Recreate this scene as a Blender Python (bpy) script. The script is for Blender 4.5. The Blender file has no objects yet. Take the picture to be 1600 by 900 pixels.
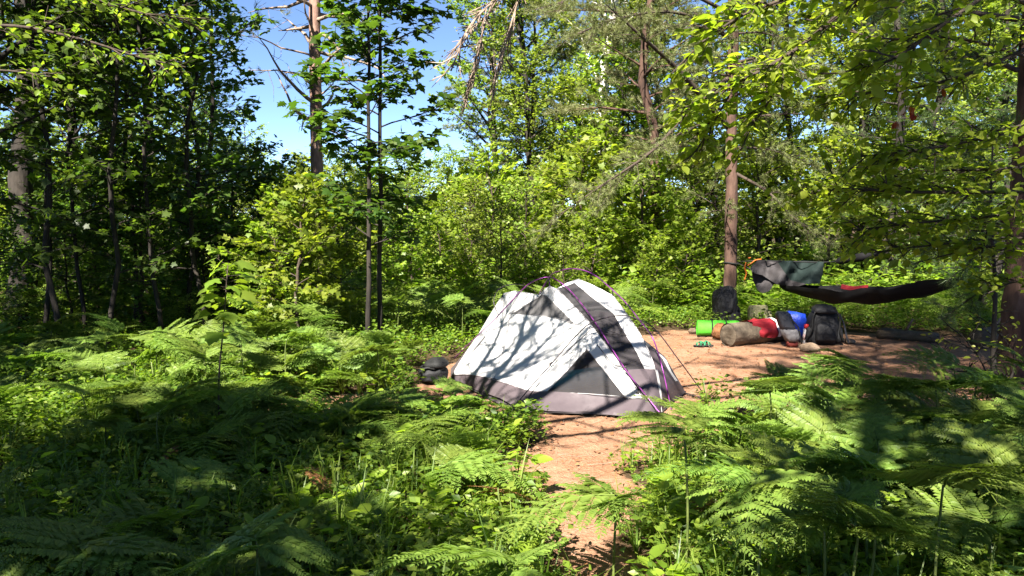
import bpy, bmesh, math, random
import numpy as np
from mathutils import Vector, Matrix, noise, geometry

# ------------------------------------------------------------------ camera, sky, sun, exposure
SC = bpy.context.scene
COL = SC.collection
EYE = Vector((0.0, 0.0, 1.6)); FPX = 1289.0; PITCH = math.radians(5.0)
cam_d = bpy.data.cameras.new('camera'); cam = bpy.data.objects.new('camera', cam_d); COL.objects.link(cam)
cam_d.sensor_width = 36.0; cam_d.lens = 36.0 * FPX / 1600.0; cam_d.clip_end = 2000; cam_d.clip_start = 0.05
cam.location = EYE; cam.rotation_euler = (math.radians(90) - PITCH, 0, 0)
SC.camera = cam

SUN_EL = math.radians(47.0); SUN_H = Vector((-0.42, -0.91, 0)).normalized()
SUN = Vector((SUN_H.x * math.cos(SUN_EL), SUN_H.y * math.cos(SUN_EL), math.sin(SUN_EL)))
world = bpy.data.worlds.new('World'); SC.world = world; world.use_nodes = True
wn = world.node_tree.nodes; wl = world.node_tree.links
sky = wn.new('ShaderNodeTexSky'); sky.sky_type = 'NISHITA'; sky.sun_disc = False
sky.sun_elevation = SUN_EL; sky.sun_rotation = math.atan2(SUN_H.x, SUN_H.y)
sky.altitude = 900; sky.air_density = 0.5; sky.dust_density = 0.0; sky.ozone_density = 3.0
wl.new(sky.outputs[0], wn['Background'].inputs[0]); wn['Background'].inputs[1].default_value = 0.05
sd = bpy.data.lights.new('sun', 'SUN'); sd.energy = 5.0; sd.angle = math.radians(0.5); sd.color = (1.0, 0.94, 0.84)
sun = bpy.data.objects.new('sun', sd); COL.objects.link(sun)
sun.rotation_euler = (-SUN).to_track_quat('-Z', 'Y').to_euler(); sun.location = (-6, -12, 14)
vs = SC.view_settings; vs.view_transform = 'Standard'; vs.look = 'None'; vs.gamma = 1.0; vs.exposure = 2.5
cy = SC.cycles
cy.use_denoising = True
cy.max_bounces = 7; cy.diffuse_bounces = 4; cy.glossy_bounces = 2; cy.transmission_bounces = 5; cy.transparent_max_bounces = 12
cy.sample_clamp_indirect = 6.0; cy.caustics_reflective = False; cy.caustics_refractive = False

# ------------------------------------------------------------------ pixel helpers
FWD = Vector((0, math.cos(PITCH), -math.sin(PITCH))); UPV = Vector((0, math.sin(PITCH), math.cos(PITCH)))
def pdir(px, py):
    return Vector((1, 0, 0)) * ((px - 800) / FPX) + UPV * ((450 - py) / FPX) + FWD
def at(px, py, Y):
    d = pdir(px, py); return EYE + d * (Y / d.y)
def on_ground(px, py):
    d = pdir(px, py); return EYE + d * (-EYE.z / d.z)

def terrain(x, y):
    """height of the ground; level around the camp, uneven in the wood"""
    x = np.asarray(x, float); y = np.asarray(y, float)
    d = np.sqrt(((x - 1.6) / 4.2) ** 2 + ((y - 7.5) / 4.6) ** 2)
    k = np.clip((d - 0.75) / 0.8, 0, 1)
    h = 0.05 * np.sin(1.1 * x + 0.4) * np.cos(0.9 * y + 1.0) + 0.035 * np.sin(2.3 * x - 1.7 * y) + 0.10 * np.sin(0.31 * x + 1.2) * np.sin(0.27 * y)
    return h * k
def gz(x, y): return float(terrain(x, y))

def seg_d(x, y, a, b):
    ax, ay = a; bx, by = b
    t = np.clip(((x - ax) * (bx - ax) + (y - ay) * (by - ay)) / ((bx - ax) ** 2 + (by - ay) ** 2), 0, 1)
    return np.hypot(x - ax - t * (bx - ax), y - ay - t * (by - ay))
def soil(x, y):
    """1 on the bare earth of the path and the camp clearing, 0 in the growth"""
    x = np.asarray(x, float); y = np.asarray(y, float)
    wob = 0.11 * np.sin(3.1 * x + 1.7 * y) + 0.09 * np.sin(6.3 * y - 4.1 * x + 1) + 0.05 * np.sin(13 * x + 9 * y)
    m = np.full(np.shape(x), -9.0)
    for a, b, w in [((0.25, 0), (0.34, 3.6), .17), ((0.34, 3.6), (0.45, 4.8), .21), ((0.45, 4.8), (0.6, 5.6), .42), ((0.6, 5.6), (0.65, 6.4), .62),
                    ((0.7, 6.35), (-1.9, 6.75), .46), ((1.0, 6.2), (2.6, 6.6), .45)]:
        m = np.maximum(m, w - seg_d(x, y, a, b))
    m = np.maximum(m, 1.5 - np.hypot((x - 0.5), (y - 7.9)))
    m = np.maximum(m, (1 - np.hypot((x - 3.6) / 3.4, (y - 8.8) / 2.75)) * 2.4)
    m = np.maximum(m, (1 - np.hypot((x - 5.6) / 3.0, (y - 7.6) / 1.5)) * 1.6)
    return np.clip((m + wob) / 0.22 + 0.35, 0, 1)

# ------------------------------------------------------------------ materials
def mat(name):
    m = bpy.data.materials.new(name); m.use_nodes = True
    return m, m.node_tree.nodes, m.node_tree.links, m.node_tree.nodes['Principled BSDF']
def ramp(n, stops):
    r = n.new('ShaderNodeValToRGB'); e = r.color_ramp.elements
    while len(e) < len(stops): e.new(0.5)
    for el, (p, c) in zip(e, stops): el.position = p; el.color = (*c, 1)
    return r
def leaf_mat(name, cols, trans=0.48, rough=0.45, tcol=1.65, spec=0.35):
    m, n, l, b = mat(name)
    g = n.new('ShaderNodeNewGeometry'); oi = n.new('ShaderNodeObjectInfo')
    r = ramp(n, [(i / (len(cols) - 1), c) for i, c in enumerate(cols)]); l.new(g.outputs['Random Per Island'], r.inputs[0])
    hs = n.new('ShaderNodeHueSaturation'); l.new(r.outputs[0], hs.inputs['Color'])
    mr = n.new('ShaderNodeMapRange'); l.new(oi.outputs['Random'], mr.inputs[0]); mr.inputs[3].default_value = 0.485; mr.inputs[4].default_value = 0.515
    l.new(mr.outputs[0], hs.inputs['Hue'])
    mv = n.new('ShaderNodeMapRange'); l.new(oi.outputs['Random'], mv.inputs[0]); mv.inputs[3].default_value = 0.82; mv.inputs[4].default_value = 1.15
    l.new(mv.outputs[0], hs.inputs['Value'])
    l.new(hs.outputs[0], b.inputs['Base Color']); b.inputs['Roughness'].default_value = rough; b.inputs['Specular IOR Level'].default_value = spec
    t = n.new('ShaderNodeBsdfTranslucent'); mx = n.new('ShaderNodeMixRGB'); mx.blend_type = 'MULTIPLY'; mx.inputs[0].default_value = 1
    l.new(hs.outputs[0], mx.inputs[1]); mx.inputs[2].default_value = (tcol * 1.05, tcol * 1.1, tcol * 0.45, 1); l.new(mx.outputs[0], t.inputs[0])
    ms = n.new('ShaderNodeMixShader'); ms.inputs[0].default_value = trans
    l.new(b.outputs[0], ms.inputs[1]); l.new(t.outputs[0], ms.inputs[2]); l.new(ms.outputs[0], n['Material Output'].inputs[0])
    return m
def noisy_mat(name, c1, c2, scale=8, rough=0.8, bump=0.3, bscale=None, detail=6, stretch=(1, 1, 1), c3=None, bdist=0.02, metal=0, spec=0.3, sheen=0):
    m, n, l, b = mat(name)
    tc = n.new('ShaderNodeTexCoord'); mp = n.new('ShaderNodeMapping'); mp.inputs['Scale'].default_value = stretch
    l.new(tc.outputs['Object'], mp.inputs[0])
    t = n.new('ShaderNodeTexNoise'); t.inputs['Scale'].default_value = scale; t.inputs['Detail'].default_value = detail; t.inputs['Roughness'].default_value = 0.65
    l.new(mp.outputs[0], t.inputs[0])
    r = ramp(n, [(0.32, c1), (0.68, c2)] if c3 is None else [(0.3, c1), (0.5, c2), (0.68, c3)]); l.new(t.outputs[0], r.inputs[0])
    l.new(r.outputs[0], b.inputs['Base Color']); b.inputs['Roughness'].default_value = rough; b.inputs['Metallic'].default_value = metal
    b.inputs['Specular IOR Level'].default_value = spec
    if bump:
        t2 = n.new('ShaderNodeTexNoise'); t2.inputs['Scale'].default_value = bscale or scale * 3; t2.inputs['Detail'].default_value = 5; l.new(mp.outputs[0], t2.inputs[0])
        bp = n.new('ShaderNodeBump'); bp.inputs['Strength'].default_value = bump; bp.inputs['Distance'].default_value = bdist
        l.new(t2.outputs[0], bp.inputs['Height']); l.new(bp.outputs[0], b.inputs['Normal'])
    return m
M = {}
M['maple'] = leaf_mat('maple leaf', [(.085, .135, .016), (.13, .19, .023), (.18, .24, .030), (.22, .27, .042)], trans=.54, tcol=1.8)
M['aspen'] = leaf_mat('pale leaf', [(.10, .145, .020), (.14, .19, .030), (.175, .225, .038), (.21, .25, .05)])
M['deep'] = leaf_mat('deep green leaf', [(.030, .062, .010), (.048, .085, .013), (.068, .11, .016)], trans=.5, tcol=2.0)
M['service'] = leaf_mat('shrub leaf', [(.095, .14, .014), (.145, .195, .020), (.19, .24, .026), (.22, .26, .036)], trans=.58, tcol=2.0)
M['fern'] = leaf_mat('fern blade', [(.095, .155, .024), (.125, .19, .030), (.155, .215, .038)], trans=.40, tcol=1.6, rough=.5)
M['fern_low'] = leaf_mat('fern mass', [(.09, .145, .020), (.13, .19, .028), (.17, .22, .036)], trans=.40, tcol=1.6, rough=.5)
M['cover'] = leaf_mat('ground cover leaf', [(.05, .09, .011), (.085, .135, .015), (.13, .18, .02), (.17, .21, .034)])
M['needle'] = leaf_mat('pine needle', [(.07, .085, .022), (.10, .12, .032), (.135, .15, .05), (.16, .15, .07)], trans=.15, rough=.5)
M['longneedle'] = leaf_mat('long pine needle', [(.035, .075, .018), (.055, .105, .025), (.09, .14, .035)], trans=.2, rough=.4)
M['deadleaf'] = leaf_mat('dead leaf', [(.13, .055, .022), (.22, .10, .04), (.30, .16, .07)], trans=.15, tcol=1.0)
M['redleaf'] = leaf_mat('red withered leaf', [(.30, .05, .015), (.40, .09, .02)], trans=.3, tcol=1.0)
M['lichen'] = leaf_mat('lichen', [(.16, .17, .09), (.25, .25, .15), (.20, .16, .10)], trans=.1, tcol=1.0)
M['bark'] = noisy_mat('grey bark', (.010, .008, .0065), (.034, .027, .021), 9, .9, .9, 22, stretch=(1, 1, .25))
M['pinebark'] = noisy_mat('pine bark', (.016, .009, .007), (.062, .034, .024), 8, .9, 1.0, 18, stretch=(1, 1, .3), c3=(.095, .056, .040))
M['redbark'] = noisy_mat('red pine bark', (.06, .035, .026), (.20, .12, .09), 8, .9, 1.0, 18, stretch=(1, 1, .3), c3=(.27, .18, .14))
M['twig'] = noisy_mat('twig bark', (.022, .016, .012), (.06, .042, .030), 20, .85, .3)
M['deadwood'] = noisy_mat('dead wood', (.12, .085, .06), (.27, .20, .155), 14, .85, .4)
M['stipe'] = noisy_mat('fern stalk', (.05, .075, .015), (.10, .12, .03), 20, .6, 0)

def birch_mat():
    m, n, l, b = mat('birch bark')
    tc = n.new('ShaderNodeTexCoord'); mp = n.new('ShaderNodeMapping'); mp.inputs['Scale'].default_value = (1.2, 1.2, 9); l.new(tc.outputs['Object'], mp.inputs[0])
    t = n.new('ShaderNodeTexNoise'); t.inputs['Scale'].default_value = 2.2; t.inputs['Detail'].default_value = 5; l.new(mp.outputs[0], t.inputs[0])
    r = ramp(n, [(.36, (.05, .04, .035)), (.43, (.55, .52, .46)), (.7, (.72, .70, .64))]); l.new(t.outputs[0], r.inputs[0])
    l.new(r.outputs[0], b.inputs['Base Color']); b.inputs['Roughness'].default_value = .75
    return m
M['birch'] = birch_mat()

def ground_mat():
    m, n, l, b = mat('forest ground')
    at_ = n.new('ShaderNodeAttribute'); at_.attribute_name = 'soil'
    tc = n.new('ShaderNodeTexCoord')
    def nz(s, d=6, rgh=.65):
        t = n.new('ShaderNodeTexNoise'); t.inputs['Scale'].default_value = s; t.inputs['Detail'].default_value = d; t.inputs['Roughness'].default_value = rgh
        l.new(tc.outputs['Object'], t.inputs[0]); return t
    big = nz(1.1, 4); mid = nz(7); fine = nz(55, 4); grit = nz(160, 3)
    sand = ramp(n, [(.30, (.21, .108, .064)), (.5, (.30, .172, .110)), (.68, (.37, .235, .160))]); l.new(mid.outputs[0], sand.inputs[0])
    need = ramp(n, [(.30, (.13, .060, .030)), (.55, (.26, .130, .072)), (.75, (.33, .20, .13))]); l.new(fine.outputs[0], need.inputs[0])
    mx0 = n.new('ShaderNodeMixRGB'); bigr = ramp(n, [(.38, (0, 0, 0)), (.62, (1, 1, 1))]); l.new(big.outputs[0], bigr.inputs[0])
    mm = n.new('ShaderNodeMath'); mm.operation = 'MULTIPLY_ADD'; l.new(bigr.outputs[0], mm.inputs[0]); mm.inputs[1].default_value = .55; mm.inputs[2].default_value = .25
    l.new(mm.outputs[0], mx0.inputs[0]); l.new(sand.outputs[0], mx0.inputs[1]); l.new(need.outputs[0], mx0.inputs[2])
    lit = ramp(n, [(.28, (.018, .012, .008)), (.5, (.055, .036, .020)), (.72, (.11, .07, .038))]); l.new(fine.outputs[0], lit.inputs[0])
    mask = n.new('ShaderNodeMath'); mask.operation = 'MULTIPLY_ADD'; l.new(mid.outputs[0], mask.inputs[0]); mask.inputs[1].default_value = .9
    sub = n.new('ShaderNodeMath'); sub.operation = 'SUBTRACT'; l.new(at_.outputs['Fac'], sub.inputs[0]); sub.inputs[1].default_value = .45; l.new(sub.outputs[0], mask.inputs[2])
    mk = ramp(n, [(.30, (0, 0, 0)), (.60, (1, 1, 1))]); l.new(mask.outputs[0], mk.inputs[0])
    mx = n.new('ShaderNodeMixRGB'); l.new(mk.outputs[0], mx.inputs[0]); l.new(lit.outputs[0], mx.inputs[1]); l.new(mx0.outputs[0], mx.inputs[2])
    g2 = n.new('ShaderNodeMixRGB'); g2.blend_type = 'MULTIPLY'; g2.inputs[0].default_value = .6; gr = ramp(n, [(.35, (.45, .42, .40)), (.6, (1.1, 1.1, 1.1))]); l.new(grit.outputs[0], gr.inputs[0])
    l.new(mx.outputs[0], g2.inputs[1]); l.new(gr.outputs[0], g2.inputs[2]); l.new(g2.outputs[0], b.inputs['Base Color'])
    b.inputs['Roughness'].default_value = .95; b.inputs['Specular IOR Level'].default_value = .1
    ad = n.new('ShaderNodeMath'); ad.operation = 'ADD'; l.new(fine.outputs[0], ad.inputs[0]); l.new(mid.outputs[0], ad.inputs[1])
    bp = n.new('ShaderNodeBump'); bp.inputs['Strength'].default_value = .8; bp.inputs['Distance'].default_value = .03; l.new(ad.outputs[0], bp.inputs['Height']); l.new(bp.outputs[0], b.inputs['Normal'])
    return m
M['ground'] = ground_mat()

def fabric_mat(name, c, c2=None, rough=.6, trans=0.0, see=0.0, bump=.25, scale=9, sheen=.0):
    m = noisy_mat(name, c, c2 or tuple(min(1, v * 1.25 + .004) for v in c), scale, rough, bump, scale * 1.6, bdist=.015)
    n = m.node_tree.nodes; l = m.node_tree.links; b = n['Principled BSDF']; out = b.outputs[0]
    if trans:
        t = n.new('ShaderNodeBsdfTranslucent'); t.inputs[0].default_value = (*c, 1); s = n.new('ShaderNodeMixShader'); s.inputs[0].default_value = trans
        l.new(out, s.inputs[1]); l.new(t.outputs[0], s.inputs[2]); out = s.outputs[0]
    if see:
        t = n.new('ShaderNodeBsdfTransparent'); s = n.new('ShaderNodeMixShader'); s.inputs[0].default_value = see
        l.new(out, s.inputs[1]); l.new(t.outputs[0], s.inputs[2]); out = s.outputs[0]
    l.new(out, n['Material Output'].inputs[0]); return m
M['tent_white'] = fabric_mat('white tent nylon', (.50, .49, .485), (.56, .55, .545), .5, .2, 0, .22, 6)
M['tent_mesh'] = fabric_mat('grey tent mesh', (.020, .018, .020), (.028, .025, .027), .8, 0, .34, 0)
M['tent_mesh_lower'] = fabric_mat('plum grey tent mesh', (.075, .062, .07), (.09, .075, .084), .7, 0, .15, 0)
M['tent_grey'] = fabric_mat('plum grey tent nylon', (.062, .049, .055), (.082, .065, .072), .5, .12, 0, .2, 7)
M['seam'] = fabric_mat('grey seam tape', (.22, .21, .215), None, .6)
M['tent_floor'] = fabric_mat('dark tent floor', (.03, .024, .026), None, .6)
M['pole_purple'] = noisy_mat('purple anodised pole', (.12, .022, .13), (.20, .035, .20), 4, .35, 0, metal=.5)
M['pole_black'] = noisy_mat('black pole', (.012, .010, .012), (.03, .02, .028), 4, .4, 0)
M['cord_black'] = noisy_mat('black cord', (.02, .018, .018), (.04, .035, .035), 30, .9, 0)
M['black_nylon'] = fabric_mat('black pack nylon', (.004, .004, .005), (.011, .011, .013), .7, 0, 0, .8, 14)
M['strap'] = fabric_mat('black webbing', (.006, .006, .006), (.012, .012, .012), .7, 0, 0, .3, 60)
M['grey_nylon'] = fabric_mat('charcoal nylon', (.018, .019, .024), (.038, .039, .047), .5, 0, 0, .8, 12)
M['grey_light'] = fabric_mat('silver grey cloth', (.10, .095, .10), (.18, .17, .175), .5, .1, 0, .6, 12)
M['foam'] = fabric_mat('bright green foam', (.055, .34, .018), (.075, .40, .024), .7, 0, 0, .1, 20)
M['red_cloth'] = fabric_mat('dark red cloth', (.16, .006, .012), (.23, .010, .018), .7, .05, 0, .5, 14)
M['white_cloth'] = fabric_mat('white cloth edge', (.65, .63, .62), None, .7, .05, 0, .3, 14)
M['blue'] = fabric_mat('blue nylon', (.005, .022, .24), (.009, .038, .33), .45, 0, 0, .8, 16)
M['khaki'] = noisy_mat('camouflage cloth', (.05, .052, .024), (.15, .14, .075), 16, .85, .6, 20, c3=(.22, .20, .12))
M['maroon'] = fabric_mat('maroon cloth', (.10, .016, .012), None, .7)
M['tarp_green'] = fabric_mat('dark green tarp', (.003, .009, .008), (.005, .013, .0115), .85, .08, 0, .5, 8)
M['tarp_grey'] = fabric_mat('silver tarp lining', (.026, .023, .0245), (.046, .041, .043), .8, .1, 0, .6, 9)
M['hammock'] = fabric_mat('black hammock nylon', (.003, .0028, .0035), (.006, .0055, .0065), .75, .03, 0, .5, 8)
M['orange'] = fabric_mat('orange strap', (.30, .075, .006), (.38, .10, .01), .6, .1, 0, .2, 30)
M['green_rope'] = fabric_mat('green webbing', (.01, .10, .045), (.025, .17, .075), .6, 0, 0, .5, 40)
M['rock'] = noisy_mat('tan rock', (.09, .06, .038), (.20, .145, .10), 14, .9, .8, 30)
M['log_bark'] = noisy_mat('weathered log bark', (.030, .023, .016), (.085, .066, .046), 7, .92, 1.0, 16, stretch=(1, .35, 1), c3=(.13, .10, .07))
M['log_wood'] = noisy_mat('broken orange wood', (.10, .038, .013), (.26, .12, .05), 16, .9, 1.0, 30)
M['bottle'] = noisy_mat('clear bottle plastic', (.45, .45, .46), (.58, .57, .57), 6, .25, 0, spec=.5)
M['bottle_label'] = noisy_mat('bottle print', (.40, .16, .16), (.56, .50, .48), 40, .5, 0)
M['red_plastic'] = noisy_mat('red plastic cap', (.45, .02, .02), (.52, .03, .03), 6, .35, 0, spec=.5)
M['pad_blue'] = fabric_mat('teal sleeping bag', (.02, .22, .34), (.03, .30, .45), .5)
M['pad_pink'] = fabric_mat('pink cloth', (.45, .05, .20), None, .6)

# ------------------------------------------------------------------ mesh helpers
def to_mesh(name, V, F, material=None, smooth=False):
    """V (n,3); F list of index arrays, each (k,3) or (k,4); materials one"""
    V = np.asarray(V, dtype=np.float32); me = bpy.data.meshes.new(name)
    F = [np.asarray(f, dtype=np.int32) for f in F if len(f)]
    loops = np.concatenate([f.ravel() for f in F]); tot = np.concatenate([np.full(len(f), f.shape[1], np.int32) for f in F])
    st = np.concatenate([[0], np.cumsum(tot)[:-1]]).astype(np.int32)
    me.vertices.add(len(V)); me.vertices.foreach_set('co', V.ravel())
    me.loops.add(len(loops)); me.loops.foreach_set('vertex_index', loops)
    me.polygons.add(len(tot)); me.polygons.foreach_set('loop_start', st); me.polygons.foreach_set('loop_total', tot)
    if smooth: me.polygons.foreach_set('use_smooth', np.ones(len(tot), bool))
    me.update(calc_edges=True)
    if material: me.materials.append(M[material])
    return me
class MB:
    def __init__(s): s.V = []; s.T = []; s.Q = []; s.n = 0
    def add(s, V, T=None, Q=None):
        V = np.asarray(V, float).reshape(-1, 3)
        if T is not None and len(T): s.T.append(np.asarray(T, int) + s.n)
        if Q is not None and len(Q): s.Q.append(np.asarray(Q, int) + s.n)
        s.V.append(V); s.n += len(V); return s
    def mesh(s, name, m, smooth=True):
        F = []
        if s.T: F.append(np.concatenate(s.T))
        if s.Q: F.append(np.concatenate(s.Q))
        return to_mesh(name, np.concatenate(s.V), F, m, smooth)
def obj(name, me, parent=None, loc=None, rot=None, scale=None):
    o = bpy.data.objects.new(name, me); COL.objects.link(o)
    if parent is not None: o.parent = parent
    if loc is not None: o.location = loc
    if rot is not None: o.rotation_euler = rot
    if scale is not None: o.scale = (scale,) * 3 if isinstance(scale, (int, float)) else scale
    return o
def tag(o, label, cat, group=None):
    o['label'] = label; o['category'] = cat
    if group: o['group'] = group
    return o
def thing(name, label, cat, loc=(0, 0, 0), rz=0, group=None, scale=None):
    o = obj(name, None, None, loc, (0, 0, rz), scale); o.empty_display_size = .1
    return tag(o, label, cat, group)
def tube(P, R, sides=6, cap=True):
    P = np.asarray(P, float); n = len(P); R = np.broadcast_to(np.asarray(R, float), (n,))
    T = np.gradient(P, axis=0); T /= np.linalg.norm(T, axis=1)[:, None] + 1e-9
    ref = np.array([0, 0, 1.0]) if abs(T[0][2]) < .9 else np.array([1.0, 0, 0])
    A = np.cross(T, ref); A /= np.linalg.norm(A, axis=1)[:, None] + 1e-9
    for i in range(1, n):
        a = A[i - 1] - T[i] * np.dot(A[i - 1], T[i]); ln = np.linalg.norm(a)
        if ln > 1e-6: A[i] = a / ln
    B = np.cross(T, A); th = np.arange(sides) / sides * 2 * math.pi
    V = P[:, None, :] + R[:, None, None] * (np.cos(th)[None, :, None] * A[:, None, :] + np.sin(th)[None, :, None] * B[:, None, :])
    V = V.reshape(-1, 3); i, j = np.meshgrid(np.arange(n - 1), np.arange(sides), indexing='ij'); j2 = (j + 1) % sides
    Q = np.stack([i * sides + j, i * sides + j2, (i + 1) * sides + j2, (i + 1) * sides + j], -1).reshape(-1, 4)
    Tn = []
    if cap:
        V = np.vstack([V, P[0], P[-1]]); k = n * sides
        for q in range(sides):
            Tn.append((k, (q + 1) % sides, q)); Tn.append((k + 1, (n - 1) * sides + q, (n - 1) * sides + (q + 1) % sides))
    return V, np.array(Tn, int).reshape(-1, 3), Q
def spline(P, n=8):
    """Catmull-Rom through points"""
    P = [np.asarray(p, float) for p in P]; P = [2 * P[0] - P[1]] + P + [2 * P[-1] - P[-2]]; out = []
    for k in range(1, len(P) - 2):
        for t in np.linspace(0, 1, n, endpoint=False):
            a, b, c, d = P[k - 1:k + 3]
            out.append(.5 * (2 * b + (c - a) * t + (2 * a - 5 * b + 4 * c - d) * t * t + (3 * b - a - 3 * c + d) * t ** 3))
    out.append(P[-2]); return np.array(out)
def unit(a): return a / (np.linalg.norm(a, axis=-1, keepdims=True) + 1e-9)

# leaf templates: x across, y along, z up; unit length
def tpl_rhomb(w=.36, f=.07):
    return np.array([(0, 0, 0), (w, .45, f), (0, 1, -.06), (-w, .45, f)]), np.array([(0, 1, 2), (0, 2, 3)])
def tpl_ovate(w=.3):
    V = np.array([(0, 0, 0), (w * .85, .28, .05), (w, .55, .06), (w * .55, .82, .0), (0, 1, -.10), (-w * .55, .82, .0), (-w, .55, .06), (-w * .85, .28, .05), (0, .5, -.02)])
    return V, np.array([(8, i, (i + 1) % 8) for i in range(8)])
def tpl_maple(cup=.22):
    h = [(.16, -.07), (.42, -.03), (.33, .17), (.62, .36), (.50, .47), (.31, .46), (.27, .66), (.16, .72)]
    out = [(0, 0)] + h + [(0, 1.0)] + [(-x, y) for x, y in h[::-1]]
    V = [(x, y, -cup * ((x) ** 2 + (y - .35) ** 2)) for x, y in out] + [(0, .36, .015)]
    k = len(out); return np.array(V), np.array([(k, i, (i + 1) % k) for i in range(k)])
def tpl_maple_lite(cup=.2):
    h = [(.40, -.02), (.30, .18), (.60, .40), (.26, .55)]
    out = [(0, 0)] + h + [(0, 1.0)] + [(-x, y) for x, y in h[::-1]]
    V = [(x, y, -cup * (x ** 2 + (y - .35) ** 2)) for x, y in out]
    return np.array(V), np.array([(0, 1, 2), (0, 2, 8), (2, 3, 4), (2, 4, 8), (4, 6, 8), (8, 6, 7), (4, 5, 6), (0, 8, 9)])
def tpl_tuft(rng, n=18, w=.035, spread=.9):
    V = []; T = []
    for i in range(n):
        a = rng.uniform(0, 2 * math.pi); s = rng.uniform(.15, spread); d = np.array([math.cos(a) * s, 1.0, math.sin(a) * s]); d /= np.linalg.norm(d)
        L = rng.uniform(.7, 1.0); side = np.cross(d, rng.normal(size=3)); side /= np.linalg.norm(side); b = np.array([0, rng.uniform(-.35, .15), 0])
        V += [b - side * w * .5, b + side * w * .5, b + d * L]; T.append((3 * i, 3 * i + 1, 3 * i + 2))
    return np.array(V), np.array(T)
def leaves(mb, tpl, pos, axis, nrm, size):
    V, T = tpl; pos = np.asarray(pos); axis = unit(np.asarray(axis)); nrm = np.asarray(nrm)
    X = unit(np.cross(axis, nrm)); Z = np.cross(X, axis); size = np.broadcast_to(np.asarray(size, float), (len(pos),))
    W = (X[:, None, :] * V[None, :, 0, None] + axis[:, None, :] * V[None, :, 1, None] + Z[:, None, :] * V[None, :, 2, None]) * size[:, None, None] + pos[:, None, :]
    TT = T[None] + (np.arange(len(pos)) * len(V))[:, None, None]
    mb.add(W.reshape(-1, 3), TT.reshape(-1, 3))

# ------------------------------------------------------------------ tree skeleton
def grow(seed, H, r0, cb, prof, R, n_prim, elev, n_sec, sec_len, droop=0.0, lean=(0, 0), wig=.16, trunk_sides=9, twig_sides=3, tip=1.0):
    """returns (wood MB, list of twigs (p0,p1)) ; elev(f) start elevation angle of a primary at height fraction f"""
    rng = np.random.default_rng(seed); wood = MB(); tw = []
    n = 13; z = np.linspace(0, 1, n); w = np.cumsum(rng.normal(0, wig, (n, 2)), 0) * H * .06; w[0] = 0
    P = np.stack([w[:, 0] + lean[0] * z * H, w[:, 1] + lean[1] * z * H, z * H], 1); P[0, 2] = -.15
    rad = r0 * (1 - z) ** .85 + .008; rad[0] *= 1.25
    wood.add(*tube(P, rad, trunk_sides))
    for i in range(n_prim):
        f = cb + (1 - cb) * (i + rng.uniform(0, 1)) / n_prim; f = min(f, .985)
        base = np.array([np.interp(f, z, P[:, k]) for k in range(3)])
        L = R * prof((f - cb) / (1 - cb)) * rng.uniform(.7, 1.15)
        if L < .12: L = .12
        a = i * 2.39996 + rng.uniform(-.5, .5); e = elev(f) + rng.normal(0, .12)
        m = 6; d = np.array([math.cos(a) * math.cos(e), math.sin(a) * math.cos(e), math.sin(e)]); pts = [base]
        for k in range(m):
            d = unit(d + rng.normal(0, .10, 3) + np.array([0, 0, -droop * (k / m)])); pts.append(pts[-1] + d * L / m)
        pts = np.array(pts); rr = np.linspace(max(.006, min(r0 * .42, L * .018)) * 1.0, .003, m + 1)
        wood.add(*tube(pts, rr, 5 if L > 1 else 4, cap=False))
        ns = max(2, int(round(n_sec * (L / R) ** .6)))
        for s in range(ns):
            t = .22 + .78 * (s + rng.uniform(.1, .9)) / ns; q = t * m; k = min(int(q), m - 1); b = pts[k] + (pts[k + 1] - pts[k]) * (q - k)
            dd = unit(pts[k + 1] - pts[k]); side = unit(np.cross(dd, [0, 0, 1.0])) * (1 if s % 2 else -1)
            sl = sec_len * L * (1.15 - .75 * t) * rng.uniform(.7, 1.2) + .08
            d2 = unit(dd * .75 + side * rng.uniform(.5, 1.0) + np.array([0, 0, rng.normal(.03, .22)]))
            p1 = b + d2 * sl; wood.add(*tube([b, (b + p1) / 2 + rng.normal(0, .02 * sl, 3), p1], [.005, .004, .002], twig_sides, cap=False))
            tw.append((b, p1))
        tw.append((pts[-2], pts[-1] + (pts[-1] - pts[-2]) * .4 * tip))
    tw.append((P[-2], P[-1] + np.array([0, 0, .1])))
    return wood, tw
def foliage(seed, tw, tpl, per_m, size, spread=.04, flat=.55, hang=.25, minn=4):
    """leaves set along both sides of each twig"""
    rng = np.random.default_rng(seed); mb = MB(); A = []; D = []; N = []; S = []
    for p0, p1 in tw:
        v = p1 - p0; L = np.linalg.norm(v) + 1e-6; n = max(minn, int(per_m * L)); d = v / L
        t = rng.uniform(.1, 1.05, n); side = unit(np.cross(d, [0, 0, 1.0])); sg = rng.choice([-1, 1], n)
        A.append(p0 + t[:, None] * v + rng.normal(0, spread, (n, 3)))
        D.append(d * rng.uniform(.2, 1, (n, 1)) + side * sg[:, None] * rng.uniform(.3, 1, (n, 1)) + rng.normal(0, .25, (n, 3)) + np.array([0, 0, -hang]))
        N.append(np.array([0, 0, 1.0]) + rng.normal(0, flat, (n, 3))); S.append(size * rng.uniform(.6, 1.15, n))
    leaves(mb, tpl, np.concatenate(A), np.concatenate(D), np.concatenate(N), np.concatenate(S)); return mb
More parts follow.
